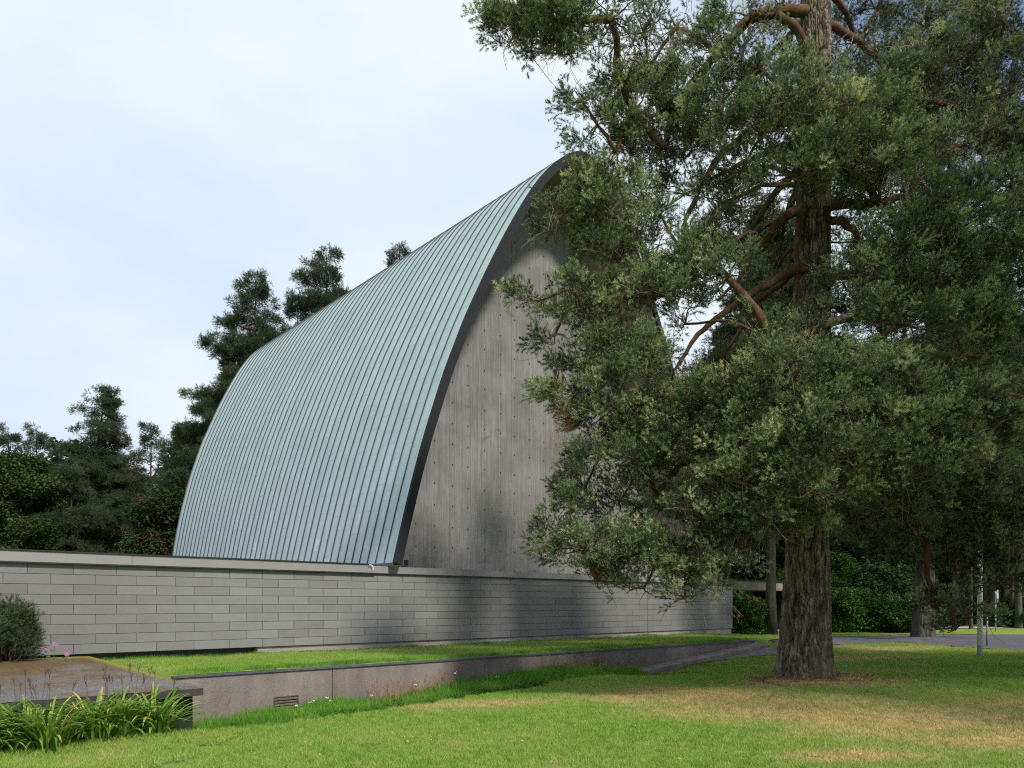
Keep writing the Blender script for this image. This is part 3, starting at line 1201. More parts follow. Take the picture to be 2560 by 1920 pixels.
for k in range(1, NS):
    t = k / NS
    w = 0.0115 / L_N
    h = 0.038
    a = secn(t - w, us, 0 * us + 0.0)
    b1 = secn(t - w * 0.8, us, 0 * us + h)
    c1 = secn(t + w * 0.8, us, 0 * us + h)
    d1 = secn(t + w, us, 0 * us + 0.0)
    V = np.concatenate([a, b1, c1, d1])
    n = len(us)
    f = []
    for j in range(3):
        for i in range(n - 1):
            f.append((j * n + i, j * n + i + 1, (j + 1) * n + i + 1, (j + 1) * n + i))
    f.append((0, n, 2 * n, 3 * n))
    part("standing_seam", mesh("standing_seam", V, f, M['seam'], False), roof)
# edge roll beside the fascia
V, Q = sheet_mesh("x", -0.0, 0.08 / L_N, 0.0, 1, 0.04, 0.04, None, 140, 1)
part("edge_roll", mesh("edge_roll", V, Q, M['copper'], True), roof)

# ---- gable wall: board marked, boards of slightly uneven depth
TG = 2.1 / L_N
ug = np.linspace(0, 1, 600)
inn = secn(TG, ug, -0.20 + 0 * ug)
rel = inn[:, :2] - (C0 + 2.1 * NN)
s_in = rel @ D
h_in = inn[:, 2] - EYE
o_ = np.argsort(s_in)
s_in, h_in = s_in[o_], h_in[o_]
q = MB()
x = s_in[0] + 0.02
while x < s_in[-1] - 0.12:
    bwid = rng.uniform(0.085, 0.115)
    d = rng.uniform(-0.003, 0.003)
    x1 = x + bwid
    ha = float(np.interp(x, s_in, h_in)) + 0.04
    hb = float(np.interp(x1, s_in, h_in)) + 0.04
    g0, g1 = x + 0.0012, x1 - 0.0012
    n0 = 2.1 + d
    q.add([wp(C0, g0, n0, 0.93), wp(C0, g1, n0, 0.93), wp(C0, g1, n0, hb), wp(C0, g0, n0, ha),
           wp(C0, g0, n0 + .02, 0.93), wp(C0, g1, n0 + .02, 0.93), wp(C0, g1, n0 + .02, hb), wp(C0, g0, n0 + .02, ha)],
          [(0, 1, 2, 3), (0, 3, 7, 4), (1, 5, 6, 2)])
    x = x1
gab = part("gable_wall", q.me("gable_wall", M['board']), chapel)
q = MB()
poly = [(s_in[i], h_in[i] + 0.05) for i in range(0, len(s_in), 6)]
for (a, ha), (c, hc) in zip(poly[:-1], poly[1:]):
    q.hexa([wp(C0, a, 2.122, 0.9), wp(C0, c, 2.122, 0.9), wp(C0, c, 2.4, 0.9), wp(C0, a, 2.4, 0.9),
            wp(C0, a, 2.122, ha), wp(C0, c, 2.122, hc), wp(C0, c, 2.4, hc), wp(C0, a, 2.4, ha)])
part("gable_core", q.me("gable_core", M['board']), chapel)
q = MB()
for i in range(24):
    s = 0.95 + i * 0.7 + 0.03 * math.sin(i * 2.1)
    top = float(np.interp(s, s_in, h_in))
    r = 0
    while 1.05 + r * 0.66 < top - 0.35:
        hh = 1.12 + r * 0.66 + 0.02 * math.sin(r * 3 + i)
        v = []
        for j in range(8):
            w = 2 * math.pi * j / 8
            v.append(wp(C0, s + 0.023 * math.cos(w), 2.089, hh + 0.023 * math.sin(w)))
        q.add(v, [tuple(range(8))])
        r += 1
part("tie_hole_discs", q.me("tie_hole_discs", M['black']), gab, kind='stuff')  # flat black discs stand in for the darkness inside the holes
q = MB()
bx = 1.78
q.fbox(C0, bx, bx + 0.23, 2.02, 2.1, 1.14, 1.37)
nich = part("light_niche", q.me("light_niche", M['concrete']), chapel)
q = MB()
q.fbox(C0, bx + 0.04, bx + 0.20, 2.0, 2.017, 1.17, 1.33)
part("niche_opening_plate", q.me("niche_opening_plate", M['black']), nich)  # solid black plate, the dark of the hole given as colour
# rear wall
ur = np.linspace(0, 1, 80)
inr = secn(0.97, ur, -0.2 + 0 * ur)
V = np.vstack([inr, [(p[0], p[1], EYE + 0.9) for p in inr]])
n = len(ur)
f = [(i, i + 1, n + i + 1, n + i) for i in range(n - 1)]
part("rear_wall", mesh("rear_wall", V, f, M['board']), chapel)

# ---- entrance canopy beyond the end of the wall
canopy = thing("entrance_canopy", "flat concrete canopy over a dark porch beyond the far end of the block wall", "canopy", (9.5, 36.5, EYE - 1.2))
q = MB()
# runs from (1790,1451) to the right behind the big trunk
PA = np.array([at(1775, 1450, 36.0)[0], 36.0])
q.fbox(PA, -0.5, 9.0, 0, 7, 0.68, 1.09)
part("fascia", q.me("fascia", M['kerbc']), canopy)
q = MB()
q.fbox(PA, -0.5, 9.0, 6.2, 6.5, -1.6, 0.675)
part("back_wall", q.me("back_wall", M['black']), canopy)  # porch walls coloured black in place of its deep shade
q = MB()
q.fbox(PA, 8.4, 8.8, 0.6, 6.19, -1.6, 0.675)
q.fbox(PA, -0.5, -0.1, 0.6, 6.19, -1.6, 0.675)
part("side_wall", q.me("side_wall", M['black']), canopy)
q = MB()
q.fbox(PA, -0.55, 9.05, -0.05, 7.05, 1.093, 1.12)
part("roof_edge", q.me("roof_edge", M['black']), canopy)
mossp = []
for i in range(420):
    mossp.append(wp(PA, rng.uniform(-0.3, 8.8), rng.uniform(0.05, 1.2), 1.13))
nP = len(mossp)
scatter("roof_plants", "bush", LB, mossp, np.stack([rng.uniform(-.3, .3, nP), rng.uniform(-.3, .3, nP), rng.uniform(0, 6.28, nP)], 1) , rng.uniform(0.15, 0.4, nP), rng.integers(0, 3, nP), rng.uniform(0, .8, nP), None)
o_rp = bpy.data.objects["roof_plants"]
o_rp.parent = canopy
o_rp.location = -Vector(canopy.location)
o_rp['kind'] = 'stuff'

# ================================================================= RETAINING WALL
rw = thing("retaining_wall", "long low brown concrete retaining wall holding up the lawn before the chapel", "wall", (float(R0[0]), float(R0[1]), EYE - 1.9))


def s_of(px):                                       # retaining line parameter of a photograph column
    Yv = 12.86 * (3438 - 430) / (3438 - px)
    return (Yv - 12.86) / 0.695


VENT0, VENT1 = s_of(690.7), s_of(757.5)
VZ0, VZ1 = -1.94, -1.635
joints = [S_SLAB + 0.004, s_of(844) , s_of(1235), s_of(1490), RS_END]
for a, c in zip(joints[:-1], joints[1:]):
    q = MB()
    if a < VENT0 < c:
        q.fbox(R0, a + 0.006, VENT0, 0, 0.22, -2.4, -1.20)
        q.fbox(R0, VENT1, c - 0.006, 0, 0.22, -2.4, -1.20)
        q.fbox(R0, VENT0, VENT1, 0, 0.22, VZ1, -1.20)
        q.fbox(R0, VENT0, VENT1, 0, 0.22, -2.4, VZ0)
    else:
        q.fbox(R0, a + 0.006, c - 0.006, 0, 0.22, -2.4, -1.20)
    part("wall_panel", q.me("wall_panel", M['retain']), rw)
q = MB()
q.fbox(R0, S_SLAB + .01, RS_END, 0.03, 0.2, -2.4, -1.21)
core = part("wall_core", q.me("wall_core", M['black']), rw)
q = MB()
q.fbox(R0, S_SLAB + .01, RS_END + 0.3, -0.03, 0.24, -1.197, -1.165)
part("coping", q.me("coping", M['flash']), rw)
q = MB()
q.fbox(R0, VENT0, VENT0 + 0.02, -0.004, 0.03, VZ0, VZ1)
q.fbox(R0, VENT1 - 0.02, VENT1, -0.004, 0.03, VZ0, VZ1)
q.fbox(R0, VENT0 + .02, VENT1 - .02, -0.004, 0.03, VZ1 - 0.018, VZ1)
vent = part("vent_frame", q.me("vent_frame", M['wood']), rw)
for i in range(6):
    z = VZ1 - 0.045 - i * 0.05
    q = MB()
    n0, n1 = -0.02, 0.028
    tilt = 0.022
    q.hexa([wp(R0, VENT0 + .02, n0, z - tilt), wp(R0, VENT1 - .02, n0, z - tilt), wp(R0, VENT1 - .02, n1, z), wp(R0, VENT0 + .02, n1, z),
            wp(R0, VENT0 + .02, n0, z - tilt + 0.02), wp(R0, VENT1 - .02, n0, z - tilt + 0.02), wp(R0, VENT1 - .02, n1, z + 0.02), wp(R0, VENT0 + .02, n1, z + 0.02)])
    part("slat", q.me("slat", M['wood']), vent)

# sloping concrete ramp kerb at the far end of the retaining wall
rk = thing("ramp_kerb", "sloping concrete kerb strip climbing along the end of the retaining wall", "kerb", (5.5, 23.0, EYE - 1.5))
s_a, s_b = S_KA, S_KB
NK = 6
for i in range(NK):
    a = s_a + (s_b - s_a) * i / NK
    c = s_a + (s_b - s_a) * (i + 1) / NK - 0.01

    hz = kerb_h
    w = -0.62
    q = MB()
    q.hexa([wp(R0, a, w, hz(a) - .5), wp(R0, c, w, hz(c) - .5), wp(R0, c, -0.034, hz(c) - .5), wp(R0, a, -0.034, hz(a) - .5),
            wp(R0, a, w, hz(a)), wp(R0, c, w, hz(c)), wp(R0, c, -0.034, hz(c)), wp(R0, a, -0.034, hz(a))])
    part("kerb_slab", q.me("kerb_slab", M['kerbc']), rk)

# ================================================================= MOSSY SLAB (lower left)
sb = thing("mossy_slab", "moss covered sloping concrete slab on dark stone base behind the daylilies", "slab", (float(SLAB_B[0]), float(SLAB_B[1]), EYE - 1.85))


def slab_pt(s, n, dz=0.0):
    """s leftwards from the right edge, n from the front edge"""
    k = n / 5.5
    h = -1.25 + 0.225 * k + dz
    p = SLAB_B - s * D + n * NN
    return (p[0], p[1], EYE + h)


nx, ny = 90, 60
V = []
for j in range(ny + 1):
    for i in range(nx + 1):
        s, n = 7.5 * i / nx, 5.45 * j / ny
        e = 0.012 * fbm(np.array(s * 4.0), np.array(n * 4.0), 3, 4) - 0.006
        if i in (0, nx) or j in (0, ny):
            e -= 0.008
        V.append(slab_pt(s, n, float(e)))
I = (np.arange(ny)[:, None] * (nx + 1) + np.arange(nx)[None]).ravel()
Q = np.stack([I, I + nx + 1, I + nx + 2, I + 1], 1)
top = part("slab_top", mesh("slab_top", np.array(V), Q, M['slab'], True), sb)
q = MB()
c_ = [slab_pt(0, 0), slab_pt(7.5, 0), slab_pt(7.5, 5.45), slab_pt(0, 5.45)]
q.hexa([(x, y, z - 0.12) for x, y, z in c_][::-1] + [(x, y, z - 0.012) for x, y, z in c_][::-1])
part("slab_edge", q.me("slab_edge", plain("dark_wet_slab_edge", (0.035, 0.032, 0.03), 0.7, 0.4, 10, bmp=0.6)), sb)
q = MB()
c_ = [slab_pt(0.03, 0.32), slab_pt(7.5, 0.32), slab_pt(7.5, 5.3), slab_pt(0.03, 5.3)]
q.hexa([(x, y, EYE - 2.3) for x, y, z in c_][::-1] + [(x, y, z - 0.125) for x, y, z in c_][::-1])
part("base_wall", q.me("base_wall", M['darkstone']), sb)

# ================================================================= POLES AND SIGN
px, py, pY = 2450, 1645, 21.4
pb = at(px, py, pY)
pole = thing("lamp_post", "white tapered lamp post with dark grey foot on the lawn", "lamp post", (pb[0], pb[1], pb[2]))
q = MB()
q.tube([(0, 0, 0.32), (0, 0, 4.6)], [0.072, 0.045], 14)
obj("post", q.me("post", M['white'], True), pole)
q = MB()
q.tube([(0, 0, -0.15), (0, 0, 0.315)], [0.067, 0.065], 14)
obj("post_foot", q.me("post_foot", M['greypaint'], True), pole)
q = MB()
q.tube([(0, 0, 4.601), (0, 0, 4.63), (0, 0, 4.66), (0, 0, 4.80), (0, 0, 4.86)], [0.05, 0.2, 0.2, 0.17, 0.02], 16)
obj("lamp_head", q.me("lamp_head", M['greypaint'], True), pole)
p2 = at(2468, 1623, 25.0)
pk = thing("marker_post", "thin dark grey post at the road edge behind the white lamp post", "post", tuple(p2))
q = MB()
q.tube([(0, 0, -0.1), (0, 0, 1.05)], [0.028, 0.028], 10)
obj("post", q.me("post", M['greypaint'], True), pk)
q = MB()
q.tube([(0, 0, 1.051), (0, 0, 1.08)], [0.034, 0.02], 10)
obj("post_cap", q.me("post_cap", M['black'], True), pk)
p3 = at(2489, 1581, 38.0)
sg = thing("road_sign", "round pale road sign on a thin post beyond the road", "sign", tuple(p3))
q = MB()
q.tube([(0, 0, -0.1), (0, 0, 2.05)], [0.03, 0.03], 10)
obj("post", q.me("post", M['signback'], True), sg)
q = MB()
aa = math.radians(52)
e1 = np.array([math.cos(aa), math.sin(aa), 0])
nrm = np.array([math.sin(aa), -math.cos(aa), 0])
cc = np.array([0.06, -0.05, 1.72])
ring = [cc + 0.32 * (math.cos(w) * e1 + math.sin(w) * np.array([0, 0, 1])) for w in np.linspace(0, 2 * math.pi, 25)[:-1]]
q.add([p + nrm * 0.012 for p in ring] + [p - nrm * 0.012 for p in ring], [tuple(range(24)), tuple(range(47, 23, -1))] + [(i, (i + 1) % 24, 24 + (i + 1) % 24, 24 + i) for i in range(24)])
obj("sign_disc", q.me("sign_disc", M['signback']), sg)
q = MB()
for rr0, rr1 in ((0.29, 0.32),):
    v = []
    for w in np.linspace(0, 2 * math.pi, 25)[:-1]:
        dv = math.cos(w) * e1 + math.sin(w) * np.array([0, 0, 1])
        v += [cc + rr0 * dv + nrm * 0.016, cc + rr1 * dv + nrm * 0.016]
    q.add(v, [(2 * i, 2 * i + 1, (2 * i + 3) % 48, (2 * i + 2) % 48) for i in range(24)])
obj("sign_rim", q.me("sign_rim", M['greypaint']), sg)


# ================================================================= TREES
def trunk_mesh(base, top, rfun, m, lean=(0, 0), na=48, nz=120, depth=0.03, cells=13, bend=0.0, seed=0, flare=True):
    """bark column with real plates and fissures"""
    z = np.linspace(0, 1, nz)
    H = top - base[2]
    A, Z = np.meshgrid(np.linspace(0, 2 * np.pi, na, endpoint=False), z * H)
    R = np.interp(Z, *rfun)
    u = A / (2 * np.pi) * cells
    th = 2 * np.pi * u / cells
    cx_, sx_ = np.cos(th), np.sin(th)
    wob = 1.5 * (fbm(cx_ * 4 + 9, Z * 1.6 + sx_ * 4, seed, 3) - 0.5) + 0.5 * (fbm(cx_ * 14 + 3, Z * 7 + sx_ * 14, seed + 4, 2) - 0.5)
    wz = 0.9 * (fbm(cx_ * 5 + 1, Z * 2.5 + sx_ * 5, seed + 7, 3) - 0.5)
    d1, d2 = cell(u + wob, Z * cells / 13.0 + wz, cells, seed)
    crack = 1 - np.clip((d2 - d1) / 0.30, 0, 1)
    e1_, e2_ = cell(u * 2 + wob * 1.4, Z * cells / 5.5 + wz * 2, cells * 2, seed + 3)
    crack = np.maximum(crack, 0.55 * (1 - np.clip((e2_ - e1_) / 0.25, 0, 1)))
    R = R * (1 + 0.05 * np.sin(3 * A + Z * 0.3) + 0.03 * np.sin(5 * A + 1)) - depth * crack ** 1.3 * np.clip(R / 0.3, 0.2, 1) + 0.02 * np.clip(R / 0.3, 0.1, 1) * (fbm(u * 3, Z * 9, seed + 9, 3) - 0.5)
    X = base[0] + R * np.cos(A) + lean[0] * Z / H + bend * np.sin(Z / H * 3.1)
    Y = base[1] + R * np.sin(A) + lean[1] * Z / H
    V = np.stack([X, Y, base[2] + Z], -1).reshape(-1, 3)
    I, J = np.meshgrid(np.arange(nz - 1), np.arange(na), indexing='ij')
    I, J = I.ravel(), J.ravel()
    J2 = (J + 1) % na
    Q = np.stack([I * na + J, I * na + J2, (I + 1) * na + J2, (I + 1) * na + J], 1)
    return mesh("trunk", V, Q, m, True)


def curve_pts(a, b, arch, n=8, wig=0.06, r=None):
    a, b = np.asarray(a, float), np.asarray(b, float)
    L = np.linalg.norm(b - a)
    r = r or rng
    w = np.cumsum(r.normal(size=(n + 1, 3)) * wig * L / n, 0)
    t = np.linspace(0, 1, n + 1)[:, None]
    w = w - w[0] * (1 - t) - w[-1] * t
    p = a + (b - a) * t + w
    p[:, 2] += arch * L * np.sin(np.pi * t[:, 0])
    return p


def pads_to_sprays(pads, trunk_xy, dens, up=0.35, out=0.5, spread=0.24, ncd=7):
    """pads: (x,y,z, rx,ry,rz, density) -> spray points and sub-clump centres"""
    P, Dv, sub = [], [], []
    for (x, y, z, rx, ry, rz, dn) in pads:
        vol = rx * ry * rz * 4.19
        ncl = max(4, int(vol * ncd + 4))
        n = int(vol * dens * dn) + 8
        c = rng.normal(size=(ncl, 3))
        c /= np.linalg.norm(c, axis=1, keepdims=True)
        c *= (rng.uniform(0.25, 1, (ncl, 1)) ** 0.5)
        c = c * np.array([rx, ry, rz]) + np.array([x, y, z])
        sub.append(c)
        k = rng.integers(0, ncl, n)
        sg = spread * np.array([1, 1, 0.55]) * min(1.3, (rx / 0.8) ** 0.5)
        p = c[k] + rng.normal(size=(n, 3)) * sg
        d = (p - c[k]) * 2.2 + (p - np.array([x, y, z])) * 0.6 / max(rx, .3)
        o = p[:, :2] - np.array(trunk_xy)
        o /= np.linalg.norm(o, axis=1, keepdims=True) + 1e-6
        d[:, :2] += o * out
        d[:, 2] += up
        d += rng.normal(size=d.shape) * 0.25
        P.append(p)
        Dv.append(d)
    return np.concatenate(P), np.concatenate(Dv), sub


def limb_tree(pads, trunk_pt, trunk_r, limb_up=0.3, rbase=0.09):
    """connect pads to the trunk with a branching skeleton; returns list of (pts, r0, r1)"""
    c = np.array([p[:3] for p in pads])
    order = np.argsort([np.hypot(*(q[:2] - np.array(trunk_pt(q[2])[:2]))) for q in c])
    par = {}
    pathlen = {}
    done = []
    for i in order:
        q = c[i]
        hd = np.hypot(*(q[:2] - np.array(trunk_pt(q[2])[:2])))
        best, bp = hd * 1.05 + 0.1, -1
        for j in done:
            dd = np.linalg.norm(q - c[j]) * 1.0 + 0.55 * pathlen[j]
            if dd < best and np.linalg.norm(q - c[j]) < hd:
                best, bp = dd, j
        par[i] = bp
        pathlen[i] = best
        done.append(i)
    cnt = {i: 1 for i in done}
    for i in reversed(done):
        if par[i] >= 0:
            cnt[par[i]] += cnt[i]
    out = []
    for i in done:
        q = c[i]
        r1 = min(0.075, rbase * 0.35 * math.sqrt(cnt[i]))
        if par[i] < 0:
            hd = np.hypot(*(q[:2] - np.array(trunk_pt(q[2])[:2])))
            z0 = q[2] + limb_up * hd
            tp = trunk_pt(z0)
            out.append((curve_pts(tp, q, 0.08, 9, 0.12), r1 * 1.5 + 0.012 * hd, r1))
        else:
            out.append((curve_pts(c[par[i]], q, 0.05, 6, 0.12), r1 * 1.15, r1 * 0.8))
    return out


def limbs_to(root, limbs, m, name="branch", each=True, k=7):
    if each:
        for pts, r0, r1 in limbs:
            q = MB()
            q.tube(pts, list(np.linspace(r0, r1, len(pts))), k)
            part(name, q.me(name, m, True), root)
    else:
        q = MB()
        for pts, r0, r1 in limbs:
            q.tube(pts, list(np.linspace(r0, r1, len(pts))), k)
        part(name, q.me(name, m, True), root)


def twigs_to(root, pads, sub, P, m, frac=0.35, every=True):
    q = MB()
    for pd, cl_ in zip(pads, sub):
        c = np.array(pd[:3])
        for s in cl_:
            pts = curve_pts(c, s, 0.03, 4, 0.25)
            q.tube(pts, [0.022, 0.018, 0.014, 0.011, 0.008], 4, False)
            for k in range(3):
                e = s + rng.normal(size=3) * 0.26
                q.tube(curve_pts(s, e, 0, 2, 0.3), [0.007, 0.005, 0.003], 3, False)
    part("twigs", q.me("twigs", m, False), root, kind='stuff')


def foliage(root, P, Dv, key, src, scale=(0.85, 1.2), name="foliage", tint=None, flat=False):
    n = len(P)
    loc = np.array(parent_world(root))
    rot = dir_to_euler(Dv, rng.uniform(0, 6.28, n))
    if tint is None:
        tint = np.clip(rng.normal(0.42, 0.25, n), 0, 1)
    return scatter(name, key, src, P - loc, rot, rng.uniform(scale[0], scale[1], n), rng.integers(0, len(src), n), tint, root, kind='stuff')


# ---- the great pine in the foreground
TB = np.array([6.17, 16.8])
gz = float(ground(np.array(TB[0]), np.array(TB[1])))
pine = thing("pine_tree", "huge old pine with a broad fissured trunk in the foreground lawn", "tree", (TB[0], TB[1], gz), "pines")
H_TR = 17.5


def tp_main(z):
    t = (z - gz) / H_TR
    return (TB[0] + 0.26 * min(t, 1.2), TB[1], z)


rf = ([0, 0.12, 0.35, 0.9, 1.8, 3.0, 6.0, 9.0, 14.0, 16.0, 17.5], [0.70, 0.63, 0.575, 0.52, 0.475, 0.43, 0.39, 0.36, 0.31, 0.22, 0.05])
me = trunk_mesh((TB[0], TB[1], gz - 0.15), gz + H_TR, rf, M['bark'], (0.26, 0), 300, 1100, 0.055, 30, seed=2)
part("trunk", me, pine)

# pads read off the photograph: (vx, vy, distance, half width, half height, density)
PADS = [
    (1082, 30, 15.0, .25, .3, 1.5), (1110, 80, 15.0, .3, .2, 1.5), (1230, 60, 15.4, .6, .5, 1.0), (1105, 45, 15.0, .42, .40, 1.7), (1160, 30, 15.0, .55, .50, 1.7), (1240, 50, 15.3, .70, .55, .9), (1180, 110, 15.1, .40, .22, 1.7), (1320, 40, 15.6, .70, .5, .45),
    (1390, 70, 16.2, .6, .45, .4), (1255, 215, 15.9, .38, .35, .5), (1290, 270, 16.0, .45, .42, .8), (1335, 170, 16.2, .5, .4, .55),
    (1370, 240, 16.4, .75, .6, 1.0), (1330, 330, 16.3, .5, .38, .9), (1430, 320, 16.8, .8, .6, 1.0), (1470, 220, 17, .8, .6, 1.0), (1400, 150, 17.2, .6, .4, .7),
    (1480, 420, 17.5, .6, .4, .7), (1560, 250, 16.3, .8, .7, .9), (1550, 120, 16.8, .7, .5, .7), (1460, 60, 17, .6, .4, .35), (1620, 40, 16.2, .6, .4, .6),
    # over the gable
    (1205, 475, 14.4, .38, .20, 1.1), (1255, 440, 14.6, .50, .42, 1.1), (1320, 400, 14.8, .6, .4, 1.1), (1310, 480, 14.6, .75, .5, 1.1), (1370, 510, 14.9, .6, .5, 1.0), (1270, 535, 14.7, .5, .25, 1.0),
    (1390, 430, 15.2, .5, .5, 1.0), (1330, 560, 15.0, .45, .2, 1.0),
    # upper middle, before the trunk
    (1640, 150, 15.3, .75, .5, 1.0), (1700, 210, 15.0, .75, .5, 1.0), (1650, 290, 14.8, .9, .5, 1.1), (1760, 290, 14.8, .9, .6, 1.1), (1600, 370, 15.2, .8, .35, .6),
    (1850, 270, 15.2, .8, .6, 1.0), (1730, 380, 14.8, .9, .4, 1.1), (1840, 370, 15.0, .9, .5, 1.1), (1920, 330, 15.4, .8, .5, 1.0), (1560, 440, 16.2, .5, .3, .5), (1900, 440, 15.6, .6, .3, .9),
    (1870, 200, 16.0, .7, .5, .9), (1960, 420, 15.9, .6, .35, .9),
    # left middle
    (1170, 650, 14.1, .40, .16, 1.2), (1235, 625, 14.2, .35, .22, 1.1), (1260, 670, 14.4, .55, .35, 1.1), (1340, 640, 14.5, .7, .45, 1.1), (1420, 640, 14.5, .7, .5, 1.1), (1500, 590, 14.3, .5, .4, 1.0),
    (1570, 600, 14.3, .6, .4, 1.0), (1490, 560, 14.5, .3, .25, 1.0), (1270, 770, 14.5, .6, .5, 1.1), (1350, 780, 14.3, .7, .6, 1.1), (1240, 850, 14.5, .5, .5, 1.0), (1330, 880, 14.4, .8, .6, 1.1), (1420, 880, 14.5, .6, .6, 1.0),
    (1200, 720, 14.4, .35, .2, .8), (1480, 700, 15.2, .3, .3, .5),
    # lower left
    (1300, 980, 14.6, .6, .4, 1.1), (1390, 1000, 14.5, .7, .5, 1.1), (1265, 1055, 14.7, .5, .42, 1.1), (1340, 1080, 14.8, .6, .4, 1.0), (1205, 1165, 14.4, .35, .22, 1.1), (1230, 1110, 14.5, .4, .3, 1.0), (1260, 1190, 14.4, .6, .4, 1.1),
    (1340, 1200, 14.3, .7, .42, 1.1), (1290, 1255, 14.4, .4, .2, 1.0), (1430, 1190, 14.2, .7, .4, 1.1), (1390, 1270, 14.3, .4, .15, .5), (1500, 1140, 14.0, .7, .45, 1.1), (1480, 1230, 14.0, .6, .35, 1.0), (1550, 1255, 13.8, .55, .28, 1.0),
    (1480, 1290, 13.8, .28, .14, .9), (1580, 1200, 13.9, .5, .4, .9), (1560, 1080, 13.8, .6, .4, 1.0), (1430, 1100, 14.8, .4, .3, .6),
    # centre, before the trunk
    (1530, 960, 14.2, .8, .5, 1.1), (1600, 880, 13.8, .8, .5, 1.1), (1690, 830, 13.6, .8, .5, 1.1), (1640, 970, 13.5, .9, .5, 1.1), (1720, 900, 13.4, .9, .4, 1.1), (1760, 990, 13.2, .9, .4, 1.2), (1660, 1060, 13.4, .9, .38, 1.1),
    (1780, 1060, 13.3, .8, .32, 1.1), (1640, 1130, 13.8, .7, .3, .9), (1710, 1120, 14.0, .6, .25, .9), (1720, 740, 14.1, .6, .35, 1.0), (1660, 720, 14.2, .35, .3, 1.0), (1790, 830, 13.9, .6, .3, 1.0), (1700, 1150, 14.6, .7, .15, .9),
    # right
    (1850, 680, 14.6, .7, .4, 1.1), (1880, 600, 14.8, .8, .45, 1.1), (1960, 540, 15, .9, .5, 1.1), (2050, 480, 15.2, .9, .6, 1.1), (2140, 430, 15.4, .8, .6, 1.1), (2200, 520, 15.2, .7, .7, 1.1), (2100, 570, 15, .9, .5, 1.1),
    (2000, 630, 14.7, .9, .45, 1.1), (1930, 700, 14.4, .8, .4, 1.1), (2060, 720, 14.5, .8, .4, 1.1), (2170, 660, 14.9, .8, .5, 1.0), (1850, 830, 13.9, .8, .4, 1.1), (1940, 860, 13.7, .8, .5, 1.1), (1890, 930, 13.5, .8, .4, 1.1), (1990, 930, 13.4, .9, .45, 1.1),
    (2080, 890, 13.6, .7, .5, 1.1), (2130, 940, 13.5, .6, .4, 1.1), (2200, 900, 13.9, .5, .5, 1.1), (1870, 1020, 13.6, .8, .3, 1.1), (1960, 1030, 13.5, .7, .3, 1.0), (2060, 1000, 13.7, .7, .25, .9), (1930, 1080, 14.4, .9, .25, 1.0),
    (2190, 780, 15.0, .5, .5, .8), (2090, 820, 15.0, .6, .4, .8),
    # upper right, farther and darker
    (1860, 90, 18, .8, .6, 0.58), (1930, 160, 17.5, 1.0, .6, 0.65), (2000, 240, 17.2, 1.1, .7, 0.72), (2090, 130, 17.2, .8, .7, 0.65), (2170, 50, 16.4, .7, .6, 0.72), (2180, 200, 16.8, .7, .7, 0.65), (2110, 300, 16.8, .9, .6, 0.65), (2000, 60, 18.4, .8, .5, 0.58),
    (1900, 20, 18.2, .7, .4, 0.50), (2200, 330, 16.8, .7, .5, 0.58), (2020, 350, 16.6, .9, .4, 0.65), (1690, 20, 18.6, .5, .4, 0.43),
    # behind, in shade
    (1520, 500, 19.2, .8, .45, .6), (1600, 520, 18.8, .9, .45, .8), (1680, 560, 19.4, .8, .4, .7), (1860, 520, 19.3, .8, .5, .8), (1940, 790, 18.6, 1.0, .5, .8), (1560, 790, 18.6, .7, .35, .4), (1650, 640, 18.8, .8, .4, .6), 
    (1880, 780, 16.8, .8, .4, .9), (1420, 1090, 17.2, .8, .5, .6), (1560, 1030, 17.0, .9, .5, .6), (1830, 1120, 18.4, 1.0, .4, .8), (1700, 470, 18.4, .6, .5, .6),
    # low shaded boughs on the right
    (1990, 1130, 18.8, 1.2, .6, .9), (2110, 1080, 18.4, 1.2, .7, .9), (2190, 1160, 18.0, .9, .7, .9), (2060, 1200, 19.2, 1.2, .45, .8), (2160, 1260, 19.0, .9, .4, .7), (2050, 1300, 18.4, .55, .22, .9), (2090, 1335, 18.2, .45, .22, .9), (2015, 1310, 18.6, .4, .18, .8),
    (2060, 1360, 18.3, .28, .14, .8), (1900, 1180, 19.5, .7, .35, .7),
]
pads = []
for (x, y, Y, rx, rz, dn) in PADS:
    w = vp(x, y, Y)
    pads.append((w[0], w[1], w[2], rx, max(0.45, rx * 0.9), rz, dn))
